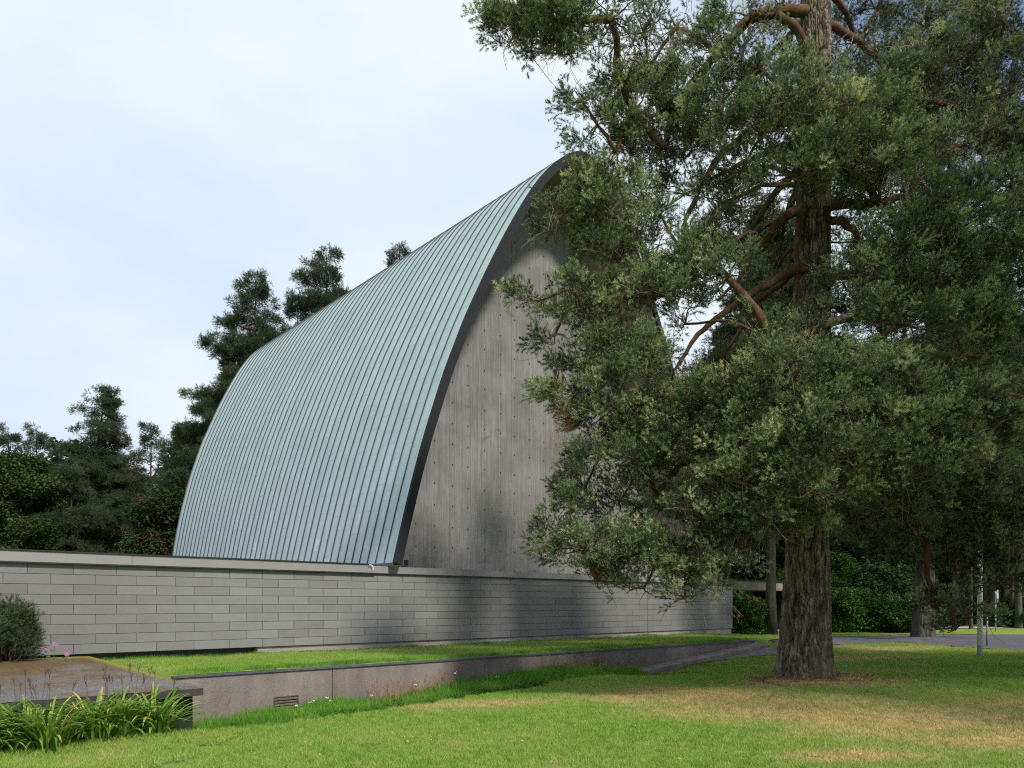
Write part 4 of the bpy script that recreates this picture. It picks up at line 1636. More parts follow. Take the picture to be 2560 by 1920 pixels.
# boughs above the frame and at the far side
for i in range(4):
    a = i * 1.6
    pads.append((TB[0] + 0.3 + 0.7 * math.cos(a), TB[1] + 0.7 * math.sin(a), 16.6 + 0.4 * i, 0.5, 0.5, 0.3, .8))
for i in range(8):
    a = rng.uniform(0.2, 2.4)
    h = rng.uniform(6.5, 14.0)
    rr = rng.uniform(2.5, 4.6)
    pads.append((TB[0] + rr * math.cos(a), TB[1] + abs(rr * math.sin(a)) + 0.6, h, 0.9, 0.9, 0.45, .6))
P, Dv, sub = pads_to_sprays(pads, TB, 102, 0.75, 0.40, 0.12, 11)
limbs = limb_tree(pads, tp_main, None, 0.30, 0.075)
CUST = [
    ([(1758, 455, 16.75), (1730, 450, 16.5), (1690, 470, 16.3), (1660, 505, 16.2), (1625, 560, 16.2), (1590, 610, 16.3), (1550, 650, 16.4)], .125, .02),
    ([(1735, 455, 16.45), (1724, 500, 16.4), (1720, 550, 16.42), (1722, 600, 16.4), (1730, 645, 16.42)], .085, .03),
    ([(1790, 475, 16.6), (1822, 480, 16.2), (1845, 498, 16.0), (1858, 525, 16.0), (1853, 560, 16.0)], .09, .04),
    ([(1750, 575, 16.7), (1700, 590, 16.2), (1620, 635, 15.9), (1545, 690, 15.7), (1500, 730, 15.6), (1470, 780, 15.5), (1440, 830, 15.2)], .10, .02),
    ([(1750, 830, 16.6), (1620, 900, 15.6), (1500, 985, 15.0), (1465, 1010, 14.8), (1425, 1060, 14.7), (1400, 1085, 14.6), (1350, 1120, 14.5), (1330, 1150, 14.4)], .085, .02),
    ([(1790, 765, 16.2), (1840, 762, 15.2), (1900, 770, 14.6), (1960, 790, 14.3), (2010, 840, 14.2)], .07, .035),
    ([(1755, 130, 16.7), (1720, 60, 16.5), (1660, 20, 16.3), (1610, 40, 16.1), (1570, 90, 16.0), (1540, 120, 16.0)], .10, .04),
    ([(1755, 250, 16.9), (1640, 270, 17.2), (1560, 330, 17.0), (1520, 390, 16.9), (1480, 480, 16.8), (1470, 530, 16.8)], .11, .03),
    ([(1800, 225, 16.9), (1880, 225, 16.9), (1980, 220, 17.0), (2060, 225, 17.0), (2150, 240, 17.0)], .10, .05),
    ([(1755, 330, 17.0), (1670, 420, 17.6), (1620, 500, 17.8), (1560, 540, 17.8), (1520, 600, 17.6)], .09, .03),
    ([(1750, 560, 16.7), (1640, 650, 17.2), (1570, 760, 17.2), (1540, 860, 17.0)], .07, .02),
]
for pts, r0, r1 in CUST:
    w = np.array([vp(*p) for p in pts])
    t = np.linspace(0, len(w) - 1, 4 * len(w))
    w2 = np.stack([np.interp(t, np.arange(len(w)), w[:, k]) for k in range(3)], 1)
    w2[1:-1] += rng.normal(size=(len(w2) - 2, 3)) * 0.012
    limbs.append((w2, r0, r1))
limbs_to(pine, limbs, M['limb'], "branch", True, 8)
twigs_to(pine, pads, sub, P, M['twig'])
# bare bleached twigs inside the crown
q = MB()
for (x, y, Y, n) in [(1480, 860, 15.6, 14), (1560, 910, 15.0, 14), (1470, 560, 16.4, 10), (1600, 520, 16.0, 8), (1810, 770, 14.6, 6), (1720, 790, 14.4, 8), (1560, 1190, 13.9, 8), (1830, 100, 17.0, 10), (1870, 180, 16.0, 8),
                     (1400, 520, 15.4, 8), (1500, 800, 16.5, 12), (1350, 120, 16.0, 12), (1440, 90, 16.5, 12), (1540, 60, 16.6, 10), (1950, 130, 17.0, 10), (2060, 200, 16.8, 8)]:
    c = vp(x, y, Y)
    for k in range(n):
        d = rng.normal(size=3) * np.array([0.55, 0.3, 0.4])
        pts = curve_pts(c + rng.normal(size=3) * 0.15, c + d, -0.1, 6, 0.5)
        q.tube(pts, [0.010, 0.009, 0.008, 0.006, 0.005, 0.004, 0.003], 4, False)
        for j in range(2):
            e = pts[3] + rng.normal(size=3) * 0.25
            q.tube(curve_pts(pts[2 + j], e, 0, 3, 0.4), [0.005, 0.004, 0.003, 0.002], 3, False)
part("bare_twigs", q.me("bare_twigs", M['deadtwig']), pine, kind='stuff')
cc_ = np.concatenate(sub)
n = len(P)
# young growth outside is paler; boughs' inner shade and lit tops added to tint
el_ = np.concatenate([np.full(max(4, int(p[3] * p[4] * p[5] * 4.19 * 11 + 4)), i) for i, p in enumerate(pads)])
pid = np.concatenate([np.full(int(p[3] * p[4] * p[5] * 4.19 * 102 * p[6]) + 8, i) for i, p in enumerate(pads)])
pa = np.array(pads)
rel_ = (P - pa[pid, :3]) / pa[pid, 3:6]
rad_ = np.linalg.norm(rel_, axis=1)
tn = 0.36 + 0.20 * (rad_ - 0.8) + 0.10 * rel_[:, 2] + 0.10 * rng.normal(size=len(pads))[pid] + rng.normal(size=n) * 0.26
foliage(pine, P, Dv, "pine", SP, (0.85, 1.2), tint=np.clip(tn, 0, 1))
# dead rust-coloured bough hanging over the gable
c0 = vp(1222, 905, 14.3)
n = 34
Pd = c0 + rng.normal(size=(n, 3)) * np.array([0.10, 0.15, 0.34])
Dd = rng.normal(size=(n, 3)) * 0.5
Dd[:, 2] -= 0.9
foliage(pine, Pd, Dd, "dead", SPX, (0.45, 0.8), "dead_needles")
for (x, y, Y, n) in [(2035, 575, 14.8, 10), (1985, 640, 14.5, 12), (1500, 830, 14.3, 6), (1730, 870, 13.2, 5), (1585, 1335 - 30, 13.8, 3), (2050, 760, 14.3, 6), (1270, 360, 14.9, 4), (2130, 820, 14.0, 8)]:
    c0 = vp(x, y, Y)
    foliage(pine, c0 + rng.normal(size=(n, 3)) * 0.18, rng.normal(size=(n, 3)) + np.array([0, 0, .3]), "dead", SPX, (0.4, 0.8), "dead_needles")


# ---- generic background conifers
def conifer(px, top_y, Y, base_h, spread_px, label, seed, style='pine', crown_from=0.35, lean=0.0, nb=26, dens=1.0, group="conifers in the woods", asym=0.0, spr=1.35):
    global rng
    keep = rng
    rng = np.random.default_rng(seed)
    tip = at(px, top_y, Y)
    x, y = tip[0] - lean, Y
    gz_ = EYE + base_h
    root = thing("spruce_tree" if style == 'spruce' else "pine_tree", label, "tree", (x, y, gz_), group)
    H = tip[2] - gz_
    R = spread_px / F * Y
    r0 = 0.011 * H + 0.05
    tr = MB()
    zs = np.linspace(0, 1, 12)
    pts = [(x + lean * t ** 1.5 + 0.05 * math.sin(t * 7 + seed), y, gz_ - 0.2 + (H + .2) * t) for t in zs]
    tr.tube(pts, [r0 * (1.25 if i == 0 else 1) * (1 - 0.93 * t) for i, t in enumerate(zs)], 9)
    part("trunk", tr.me("trunk", M['limb'] if style == 'pine' else M['bark2'], True), root)
    pads, limbs = [], []
    for i in range(nb):
        lv = (i // 5) * 5 + 2.5 + rng.uniform(-1.5, 1.5)
        t = min(0.985, crown_from + (1 - crown_from) * lv / nb)
        a = i * 2.4 + rng.uniform(-0.4, 0.4)
        k = (1 - t) / (1 - crown_from)
        if style == 'spruce':
            rr = R * (0.08 + 0.92 * k)
        elif style == 'round':
            rr = R * (0.15 + 0.85 * math.sin(min(1.0, k * 1.15) * math.pi * 0.62))
        else:
            rr = R * (0.03 + 0.97 * k ** 0.72)
        rr *= rng.uniform(0.5, 1.15)
        rr *= 1 + asym * math.cos(a)
        cx, cy_ = x + lean * t ** 1.5, y
        zt = gz_ + H * t
        ang = -0.12 if style == 'spruce' else rng.uniform(-0.08, 0.25)
        e = np.array([cx + rr * math.cos(a), cy_ + rr * math.sin(a), zt + ang * rr])
        st = np.array([cx, cy_, zt])
        limbs.append((curve_pts(st, e, 0.05, 4, 0.15), 0.02 + 0.022 * rr, 0.015))
        nseg = max(1, int(rr / 0.62))
        for j in range(nseg):
            f_ = (j + 0.85) / nseg
            p = st + (e - st) * f_
            w = min(0.30 * rr + 0.24, 0.80) * (0.75 + 0.35 * rng.random())
            pads.append((p[0], p[1], p[2] + 0.08, w, w, w * (0.17 if style != 'round' else 0.30), dens))
    for dz in (0.05, 0.5, 1.0):
        pads.append((x + lean, y, gz_ + H - dz - .25, 0.16 + 0.22 * dz, 0.16 + 0.22 * dz, 0.35, 1.4))
    limbs_to(root, limbs, M['limb'] if style == 'pine' else M['twig'], "branches", False, 4)
    P, Dv, sub = pads_to_sprays(pads, (x, y), 230, 0.5 if style != 'spruce' else 0.05, 0.9, 0.15, 5)
    foliage(root, P, Dv, "dark" if style != 'bright' else "pine", SPD, (spr * 0.75, spr * 1.15), tint=np.clip(rng.normal(0.5, 0.25, len(P)), 0, 1))
    rng = keep
    return root


def broadleaf(px, top_y, Y, base_h, spread_px, label, seed, key, src, crown_low=0.25, group=None, n=900, scl=(0.8, 1.3)):
    global rng
    keep = rng
    rng = np.random.default_rng(seed)
    tip = at(px, top_y, Y)
    x, y = tip[0], Y
    gz_ = EYE + base_h
    H = tip[2] - gz_
    R = spread_px / F * Y
    root = thing("broadleaf_tree", label, "tree", (x, y, gz_), group)
    q = MB()
    q.tube([(x, y, gz_ - .2), (x + .1, y, gz_ + H * .3), (x - .1, y, gz_ + H * .6), (x, y, gz_ + H * .85)], [0.22, 0.18, 0.12, 0.05], 9)
    part("trunk", q.me("trunk", M['bark2'], True), root)
    cl_, limbs = [], []
    zc = gz_ + H * (crown_low + (1 - crown_low) / 2)
    hz_ = H * (1 - crown_low) / 2
    for i in range(34):
        d = rng.normal(size=3)
        d /= np.linalg.norm(d)
        c = np.array([x, y, zc]) + d * np.array([R, R, hz_]) * rng.uniform(0.45, 0.9)
        cl_.append(c)
        limbs.append((curve_pts((x, y, min(c[2] - 0.2, gz_ + H * .8)), c, 0.05, 5, 0.2), 0.05, 0.012))
    cl_ = np.array(cl_)
    limbs_to(root, limbs, M['bark2'], "branches", False, 5)
    k = rng.integers(0, len(cl_), n)
    sz = max(0.45, R * 0.22)
    P = cl_[k] + rng.normal(size=(n, 3)) * sz * np.array([1, 1, .6])
    P = P[P[:, 2] > gz_ + H * crown_low * 0.6]
    n = len(P)
    o = foliage(root, P, np.stack([rng.normal(size=n) * .3, rng.normal(size=n) * .3, np.ones(n)], 1), key, src, scl, tint=np.clip(rng.normal(0.45, 0.3, n) , 0, 1))
    rng = keep
    return root


GB = -1.3
WOODS = "pines behind the chapel"
conifer(262, 978, 52, GB, 150, "tall dark pine with a wind swept top leaning right, left of the vault", 101, 'pine', 0.12, 1.4, 100, 1.1, WOODS, 0.0)
conifer(180, 1165, 47, GB, 80, "low dark pine filling the gap between the maple and the wind swept pine", 131, 'round', 0.05, 0, 40, 1.0, WOODS)
conifer(328, 1150, 49, GB, 75, "short dense pine just right of the wind swept pine's trunk", 132, 'pine', 0.05, 0, 44, 1.0, WOODS)
conifer(425, 1100, 51, GB, 60, "dark spire between the slim pine and the narrow spruce", 133, 'spruce', 0.05, 0, 44, 1.0, WOODS)
conifer(376, 1068, 58, GB, 75, "slim pale green pine between the wind swept pine and the vault", 102, 'pine', 0.2, 0, 34, 1.0, WOODS)
conifer(20, 1066, 60, GB, 62, "pine whose tip rises over the yellowish maple, at the left picture edge", 103, 'pine', 0.3, 0, 26, 1.0, WOODS)
conifer(92, 1070, 60, GB, 62, "pine tip standing just right of the yellowish maple top", 104, 'pine', 0.3, 0, 26, 1.0, WOODS)
conifer(468, 1058, 47, GB, 62, "narrow pointed spruce beside the left foot of the vault", 105, 'spruce', 0.1, 0, 40, 1.0, WOODS)
conifer(545, 985, 52, GB, 105, "bushy pine leaning against the left curve of the vault, behind the spruce", 106, 'round', 0.15, 0, 44, 1.1, WOODS)
conifer(638, 690, 46, GB, 185, "tall full pine with a pointed crown rising behind the lower vault", 107, 'pine', 0.2, 0, 110, 1.1, WOODS, -0.1)
conifer(815, 632, 48, GB, 128, "round topped pine with open branches rising above mid vault", 108, 'round', 0.3, 0, 54, 0.9, WOODS)
conifer(745, 735, 49, GB, 60, "lower bushy pine in the gap left of the round topped pine", 119, 'round', 0.3, 0, 30, 1.0, WOODS)
conifer(998, 612, 50, GB, 62, "small pine tip peeping over the upper slope of the vault", 109, 'pine', 0.4, 0, 34, 1.0, WOODS)
broadleaf(45, 1092, 46, GB, 105, "yellow green maple filling the left edge above the block wall", 110, "maple", LM, 0.0, None, 1500, (0.9, 1.5))
broadleaf(70, 1290, 42, GB, 65, "low yellow green shrub tree in front of the left maple", 118, "maple", LM, 0.0, None, 500, (0.7, 1.2))
broadleaf(425, 1178, 43, GB, 78, "bushy broadleaf tree turning reddish at the left foot of the vault", 111, "redleaf", LR, 0.0, None, 1300, (0.8, 1.3))
# dark woodland behind
wood_left = []
r2 = np.random.default_rng(7)
n = 4200
X = r2.uniform(-48, -6, n)
Y = r2.uniform(60, 72, n)
Z = EYE + GB + r2.uniform(0, 1, n) ** 0.8 * (11 + 2.0 * np.sin(X * 0.7))
scatter("far_woodland", "darkleaf", LD, np.stack([X, Y, Z], 1), np.stack([r2.uniform(-.5, .5, n), r2.uniform(-.5, .5, n), r2.uniform(0, 6.28, n)], 1), r2.uniform(1.2, 2.2, n), r2.integers(0, 3, n), r2.uniform(0, 1, n), None, kind='stuff')
n = 6500
X = r2.uniform(8, 75, n)
Y = r2.uniform(62, 78, n)
Z = EYE + GB + r2.uniform(0, 1, n) * 17
scatter("far_woodland", "darkleaf", LD, np.stack([X, Y, Z], 1), np.stack([r2.uniform(-.5, .5, n), r2.uniform(-.5, .5, n), r2.uniform(0, 6.28, n)], 1), r2.uniform(1.4, 2.6, n), r2.integers(0, 3, n), r2.uniform(0, 1, n), None, kind='stuff')

# ---- the second grey pine by the road
T2 = np.array([(2309 - 1280) / F * 28.2, 28.2])
g2 = float(ground(np.array(T2[0]), np.array(T2[1])))
pine2 = thing("pine_tree", "big grey barked pine standing at the road edge right of the foreground pine", "tree", (T2[0], T2[1], g2), "pines")
me = trunk_mesh((T2[0], T2[1], g2 - 0.15), g2 + 24, ([0, 0.2, 0.5, 1.2, 3, 8, 14, 20, 24], [0.48, 0.41, 0.37, 0.33, 0.29, 0.24, 0.18, 0.11, 0.03]), M['bark2'], (0.7, 0), 140, 500, 0.03, 26, seed=8)
part("trunk", me, pine2)
r3 = np.random.default_rng(33)
pads2 = []
for i in range(64):
    t = r3.uniform(0, 1)
    h = 4.2 + 19 * t
    a = i * 2.4 + r3.uniform(-.5, .5)
    rr = (1.2 + 4.0 * math.sin(min(1, (1 - t) * 1.2) * 1.7)) * r3.uniform(0.5, 1.05)
    pads2.append((T2[0] + 0.4 + rr * math.cos(a), T2[1] + rr * math.sin(a), g2 + h, .95, .95, .45, .8))
P, Dv, sub = pads_to_sprays(pads2, T2, 38, 0.3, 0.5, 0.28)
lim2 = limb_tree(pads2, lambda z: (T2[0] + 0.7 * (z - g2) / 24, T2[1], z), None, 0.2, 0.07)
limbs_to(pine2, lim2, M['limb'], "branch", True, 6)
foliage(pine2, P, Dv, "dark", SPD, (1.25, 1.75))

# ---- a pine beyond the right picture edge whose shade lies over the lawn
T3 = np.array([13.8, 8.2])
g3 = float(ground(np.array(T3[0]), np.array(T3[1])))
pine3 = thing("pine_tree", "pine just beyond the right picture edge, nearest the viewer, whose shade falls across the lawn", "tree", (T3[0], T3[1], g3), "pines")
me = trunk_mesh((T3[0], T3[1], g3 - 0.15), g3 + 20, ([0, 0.5, 1.2, 8, 14, 20], [0.5, 0.4, 0.36, 0.27, 0.2, 0.03]), M['bark2'], (0.3, 0), 40, 90, 0.02, 15, seed=9)
part("trunk", me, pine3)
pads3 = []
for i in range(60):
    t = r3.uniform(0, 1)
    h = 7.0 + 12 * t
    a = i * 2.4 + r3.uniform(-.5, .5)
    rr = (1.0 + 3.9 * math.sin(min(1, (1 - t) * 1.2) * 1.7)) * r3.uniform(0.4, 1.0)
    pads3.append((T3[0] + 0.2 + rr * math.cos(a), T3[1] + rr * math.sin(a), g3 + h, 1.0, 1.0, .5, .8))
P, Dv, sub = pads_to_sprays(pads3, T3, 36, 0.3, 0.5, 0.28)
limbs_to(pine3, limb_tree(pads3, lambda z: (T3[0] + 0.3 * (z - g3) / 20, T3[1], z), None, 0.2, 0.07), M['limb'], "branch", True, 6)
foliage(pine3, P, Dv, "dark", SPD, (1.25, 1.75))

T4 = np.array([14.4, 14.4])
g4 = float(ground(np.array(T4[0]), np.array(T4[1])))
pine4 = thing("pine_tree", "second pine beyond the right picture edge, farther back than the first", "tree", (T4[0], T4[1], g4), "pines")
me = trunk_mesh((T4[0], T4[1], g4 - 0.15), g4 + 18, ([0, 0.5, 1.2, 8, 14, 18], [0.45, 0.36, 0.32, 0.24, 0.15, 0.03]), M['bark2'], (0.3, 0), 40, 90, 0.02, 15, seed=10)
part("trunk", me, pine4)
pads4 = []
for i in range(60):
    t = r3.uniform(0, 1)
    h = 4.0 + 13 * t
    a = i * 2.4 + r3.uniform(-.5, .5)
    rr = (1.0 + 2.4 * math.sin(min(1, (1 - t) * 1.2) * 1.7)) * r3.uniform(0.4, 1.0)
    pads4.append((T4[0] + 0.2 + rr * math.cos(a), T4[1] + rr * math.sin(a), g4 + h, 1.0, 1.0, .5, .9))
P, Dv, sub = pads_to_sprays(pads4, T4, 38, 0.3, 0.5, 0.28)
limbs_to(pine4, limb_tree(pads4, lambda z: (T4[0] + 0.3 * (z - g4) / 18, T4[1], z), None, 0.2, 0.07), M['limb'], "branch", True, 6)
foliage(pine4, P, Dv, "dark", SPD, (1.25, 1.75))

# ---- trunk before the canopy
conifer(1930, 560, 35.0, -1.12, 150, "slender grey trunked pine standing before the dark porch", 130, 'round', 0.30, 0, 60, 0.9, "pines", 0, 1.9)

# ---- forest stems on the right
stems = [(2390, 1.0, 47, .20), (2405, .9, 52, .33), (2428, 1.0, 44, .10), (2460, .9, 50, .18), (2481, 1.0, 48, .18), (2511, 1.0, 52, .24), (2530, 1.0, 46, .15), (2547, 1.0, 45, .2), (2360, 1, 55, .18), (2340, 1, 50, .14), (2585, 1, 50, .2), (2625, 1, 47, .2), (2220, 1, 53, .2), (2170, 1, 56, .18), (2690, 1, 54, .25)]
desc = ["thin grey stem between the two road edge trunks", "thick dark stem just left of the orange stem", "thin orange brown stem left of the white lamp post", "grey stem right behind the white lamp post", "grey stem between lamp post and round sign",
        "dark stem directly right of the round sign", "slim brown stem midway between round sign and picture edge", "grey stem nearest the right picture edge", "dim stem right of the grey barked pine", "faint thin stem close behind the grey barked pine",
        "stem just beyond the right picture edge", "second stem beyond the right picture edge", "dim stem behind the green shrubs, nearer the grey barked pine", "dim stem behind the green shrubs, nearer the foreground pine", "third stem beyond the right picture edge"]
for i, ((px, _, Y, r), ds) in enumerate(zip(stems, desc)):
    rr = np.random.default_rng(200 + i)
    x = (px - 1280) / F * Y
    gz_ = float(ground(np.array(x), np.array(float(Y))))
    root = thing("forest_pine", "tall forest pine, " + ds, "tree", (x, Y, gz_), "forest pines beyond the road")
    me = trunk_mesh((x, Y, gz_ - 0.2), gz_ + 18, ([0, 0.5, 4, 12, 18], [r * 1.25, r, r * .9, r * .6, r * .15]), M['limb'] if i in (2, 6) else M['bark2'], (rr.uniform(-.4, .4), 0), 14, 40, 0.01, 7, seed=i)
    part("trunk", me, root)
    pads_ = []
    for j in range(20):
        h = 5.0 + 13.5 * j / 20
        a = j * 2.4 + rr.uniform(-.4, .4)
        q_ = rr.uniform(0.8, 3.0) * (1 if h < 13 else 0.6)
        pads_.append((x + q_ * math.cos(a), Y + q_ * math.sin(a), gz_ + h, 1.1, 1.1, .5, .8))
    P, Dv, sub = pads_to_sprays(pads_, (x, Y), 13, 0.3, 0.5, 0.35)
    lm_ = [(curve_pts((x, Y, p_[2] - .2), p_[:3], 0.05, 4, 0.15), 0.05, 0.02) for p_ in pads_]
    limbs_to(root, lm_, M['limb'], "branches", False, 4)
    foliage(root, P, Dv, "dark", SPD, (1.9, 2.8))


# ---- shrubs
def shrub(name, label, x, y, rx, ry, h, n, key, src, scl, seed, group=None, stems_=True, cat="shrub", tint=(0.45, 0.28)):
    r = np.random.default_rng(seed)
    gz_ = float(ground(np.array(x), np.array(y)))
    root = thing(name, label, cat, (x, y, gz_), group)
    d = r.normal(size=(n, 3))
    d /= np.linalg.norm(d, axis=1, keepdims=True)
    lob = 1 + 0.28 * np.sin(3.1 * np.arctan2(d[:, 1], d[:, 0]) + seed) + 0.2 * np.sin(6 * d[:, 2] + seed * 2)
    P = d * r.uniform(0.5, 1.0, (n, 1)) ** 0.5 * lob[:, None] * np.array([rx, ry, h * 0.55])
    P[:, 2] = np.abs(P[:, 2] + h * 0.42)
    P[:, :2] *= (1 - 0.25 * (P[:, 2:] / h) ** 2)
    q = MB()
    for i in range(12):
        e = P[r.integers(0, n)]
        q.tube(curve_pts((e[0] * .2, e[1] * .2, -0.05), e * 0.9, 0.05, 4, 0.15, r), [0.03, 0.025, 0.02, 0.014, 0.008], 5, False)
    obj("stems", q.me("stems", M['twig'], True), root)
    dv = P * np.array([.6, .6, .3]) + np.array([0, 0, .5]) + r.normal(size=P.shape) * .2
    rot = dir_to_euler(dv, r.uniform(0, 6.28, n))
    if key in ("bush", "maple", "redleaf", "darkleaf"):
        rot = np.stack([r.uniform(-.5, .5, n), r.uniform(-.5, .5, n), r.uniform(0, 6.28, n)], 1)
    scatter("foliage", key, src, P, rot, r.uniform(*scl, n), r.integers(0, len(src), n), np.clip(r.normal(tint[0], tint[1], n), 0, 1), root, kind='stuff')
    return root


x, y = gp(1860, 1573, -1.18)
shrub("rhododendron", "dense dark green rhododendron mound at the far corner of the block wall", (1855 - 1280) / F * 34.2, 34.2, 1.05, .9, 1.75, 420, "bush", LB, (0.6, 1.0), 301)
for i, (px, Y, rx, h, lab) in enumerate([
        (2125, 38.5, 1.2, 2.0, "rounded dark green bush just right of the foreground trunk"), (2185, 41, 1.7, 3.4, "tall bush with brownish sprays behind the rounded bush"),
        (2245, 37.5, 1.1, 1.5, "low open bush with pale bare stems at the road's far lawn"), (2270, 44, 1.9, 3.3, "bright green bush left of the grey barked pine"), (2105, 45, 1.8, 4.2, "high dark bush rising behind the foreground trunk"),
        (2570, 46, 2.0, 1.9, "green undergrowth bush at the right picture edge"), (2420, 56, 2.6, 2.2, "dim undergrowth bush behind the white lamp post"), (2010, 47, 2.2, 4.0, "dark bush half hidden left behind the foreground trunk"), (2330, 52, 2.2, 3.4, "dim bush behind the grey barked pine")]):
    shrub("bush", lab, (px - 1280) / F * Y, Y, rx, 1.3, h, int(260 * rx * h / 2), "bush" if i not in (1,) else "redleaf", LB if i not in (1,) else LR, (0.8, 1.4), 310 + i, "bushes beyond the road", tint=(0.15, 0.3) if i in (0, 3, 5) else (0.0, 0.25))

# dwarf pine and flowers behind the slab
dx, dY = (2 - 1280) / F * 14.6, 14.6
r = np.random.default_rng(44)
mp_root = thing("dwarf_pine", "round dwarf mountain pine beside the block wall at the left edge", "shrub", (dx, dY, EYE - 1.15))
n = 700
d = r.normal(size=(n, 3))
d /= np.linalg.norm(d, axis=1, keepdims=True)
lb = 1 + 0.3 * np.sin(2.3 * np.arctan2(d[:, 1], d[:, 0]) + 1) * np.abs(d[:, 2]) + 0.22 * np.sin(5 * d[:, 0] + 4 * d[:, 2])
P = d * r.uniform(0.35, 1.0, (n, 1)) ** 0.6 * lb[:, None] * np.array([0.50, 0.50, 0.46]) + np.array([0, 0, 0.46])
q = MB()
for i in range(16):
    e = P[r.integers(0, n)]
    q.tube(curve_pts((e[0] * .2, e[1] * .2, -0.1), e, 0.05, 4, 0.15, r), [0.025, 0.02, 0.016, 0.012, 0.008], 5, False)
obj("stems", q.me("stems", M['limb'], True), mp_root)
dv = (P - np.array([0, 0, 0.3])) * 0.8 + np.array([0, 0, .8])
scatter("foliage", "dark", SPD, P, dir_to_euler(dv, r.uniform(0, 6, n)), r.uniform(0.75, 1.05, n), r.integers(0, 4, n), np.clip(r.normal(.7, .25, n), 0, 1), mp_root, kind='stuff')
shrub("bed_plant", "low leafy green plant at the foot of the dwarf pine", (75 - 1280) / F * 14.4, 14.4, 0.35, 0.25, 0.32, 90, "bush", LB, (0.25, 0.45), 52, None, cat="plant")
for i, (px, py, lab) in enumerate([(136, 1612, "tall pink phlox head in the bed beside the dwarf pine"), (104, 1622, "pink phlox just right of the dwarf pine, left of the tallest head"), (115, 1626, "small pink phlox between the two larger heads"), (166, 1637, "small low pink flower behind the moss edge, nearest the slab corner")]):
    hd = at(px, py, 15.0)
    g_ = EYE - 1.17
    root = thing("pink_flower", lab, "flower", (hd[0], hd[1], g_), "pink flowers behind the slab")
    q = MB()
    q.tube([(0, 0, 0), (0.01, 0, (hd[2] - g_) * .6), (0, 0, hd[2] - g_)], 0.004, 4)
    for k in range(5):
        z = (hd[2] - g_) * (0.2 + 0.12 * k)
        a = k * 2.4
        q.add([(0, 0, z), (0.05 * math.cos(a + .2), 0.05 * math.sin(a + .2), z + .03), (0.09 * math.cos(a), 0.09 * math.sin(a), z + 0.02)], [(0, 1, 2)])
    obj("stem", q.me("stem", plain("green_flower_stem", (0.07, 0.16, 0.03), bmp=0) if i == 0 else bpy.data.materials["green_flower_stem"]), root)
    q = MB()
    r = np.random.default_rng(i)
    for k in range(26):
        c = r.normal(size=3) * np.array([0.035, 0.03, 0.022]) * (1 if i < 2 else .6) + np.array([0, 0, hd[2] - g_])
        for j in range(5):
            w = j * 1.256 + r.uniform(0, 1)
            a = np.array([math.cos(w), 0.3, math.sin(w)]) * 0.014
            b_ = np.array([math.cos(w + .7), 0.2, math.sin(w + .7)]) * 0.014
            q.add([c, c + a, c + b_], [(0, 1, 2)])
    obj("flower_head", q.me("flower_head", M['pink']), root)

# ================================================================= DAYLILIES
leaf_meshes = []
r = np.random.default_rng(5)
for i in range(14):
    L = r.uniform(0.5, 0.85)
    w = r.uniform(0.011, 0.019)
    n = 11
    bend = r.uniform(1.2, 2.7)
    x = z = 0.0
    ang = r.uniform(0.04, 0.6)
    pts = []
    for k in range(n + 1):
        pts.append((x, z, ang))
        x += L / n * math.sin(ang)
        z += L / n * math.cos(ang)
        ang += bend / n * (0.35 + 1.3 * (k / n) ** 1.2)
    V, f = [], []
    for k, (x, z, a) in enumerate(pts):
        t = k / n
        ww = w * (0.75 + 0.6 * t) * (1 - t ** 3.2) + 0.0006
        dip = ww * 0.45
        V += [(x, -ww, z + dip), (x + dip * math.cos(a) * .0, 0, z), (x, ww, z + dip)]
        if k:
            b0 = (k - 1) * 3
            f += [(b0, b0 + 1, b0 + 4, b0 + 3), (b0 + 1, b0 + 2, b0 + 5, b0 + 4)]
    leaf_meshes.append(mesh("leaf", np.array(V), f, M['daylily'], True))
scape_meshes = []
for i in range(4):
    h = r.uniform(0.68, 0.98)
    q = MB()
    q.tube(curve_pts((0, 0, 0), (r.uniform(-.18, .18), r.uniform(-.1, .1), h), 0.0, 5, 0.05, r), [0.003, .0029, .0027, .0025, .0023, .002], 5)
    tipv = np.array(q.v[-3])
    for k in range(3):
        q.tube([tipv - np.array([0, 0, .04 * k]), tipv + np.array([r.uniform(-.05, .05), r.uniform(-.04, .04), 0.03 + r.uniform(0, .03)])], [0.0018, 0.005], 5)
    scape_meshes.append(q.me("stalk", M['stalk'], True))
CL = [(-45, 1880, "daylily clump cut by the left picture edge"), (62, 1868, "daylily clump below the left part of the mossy slab"), (118, 1850, "daylily clump low in front, between the second and the middle one"), (240, 1848, "middle daylily clump below the slab's front edge"), (300, 1838, "daylily clump between the middle and the rightmost one"), (385, 1832, "rightmost daylily clump beside the dark slab corner")]
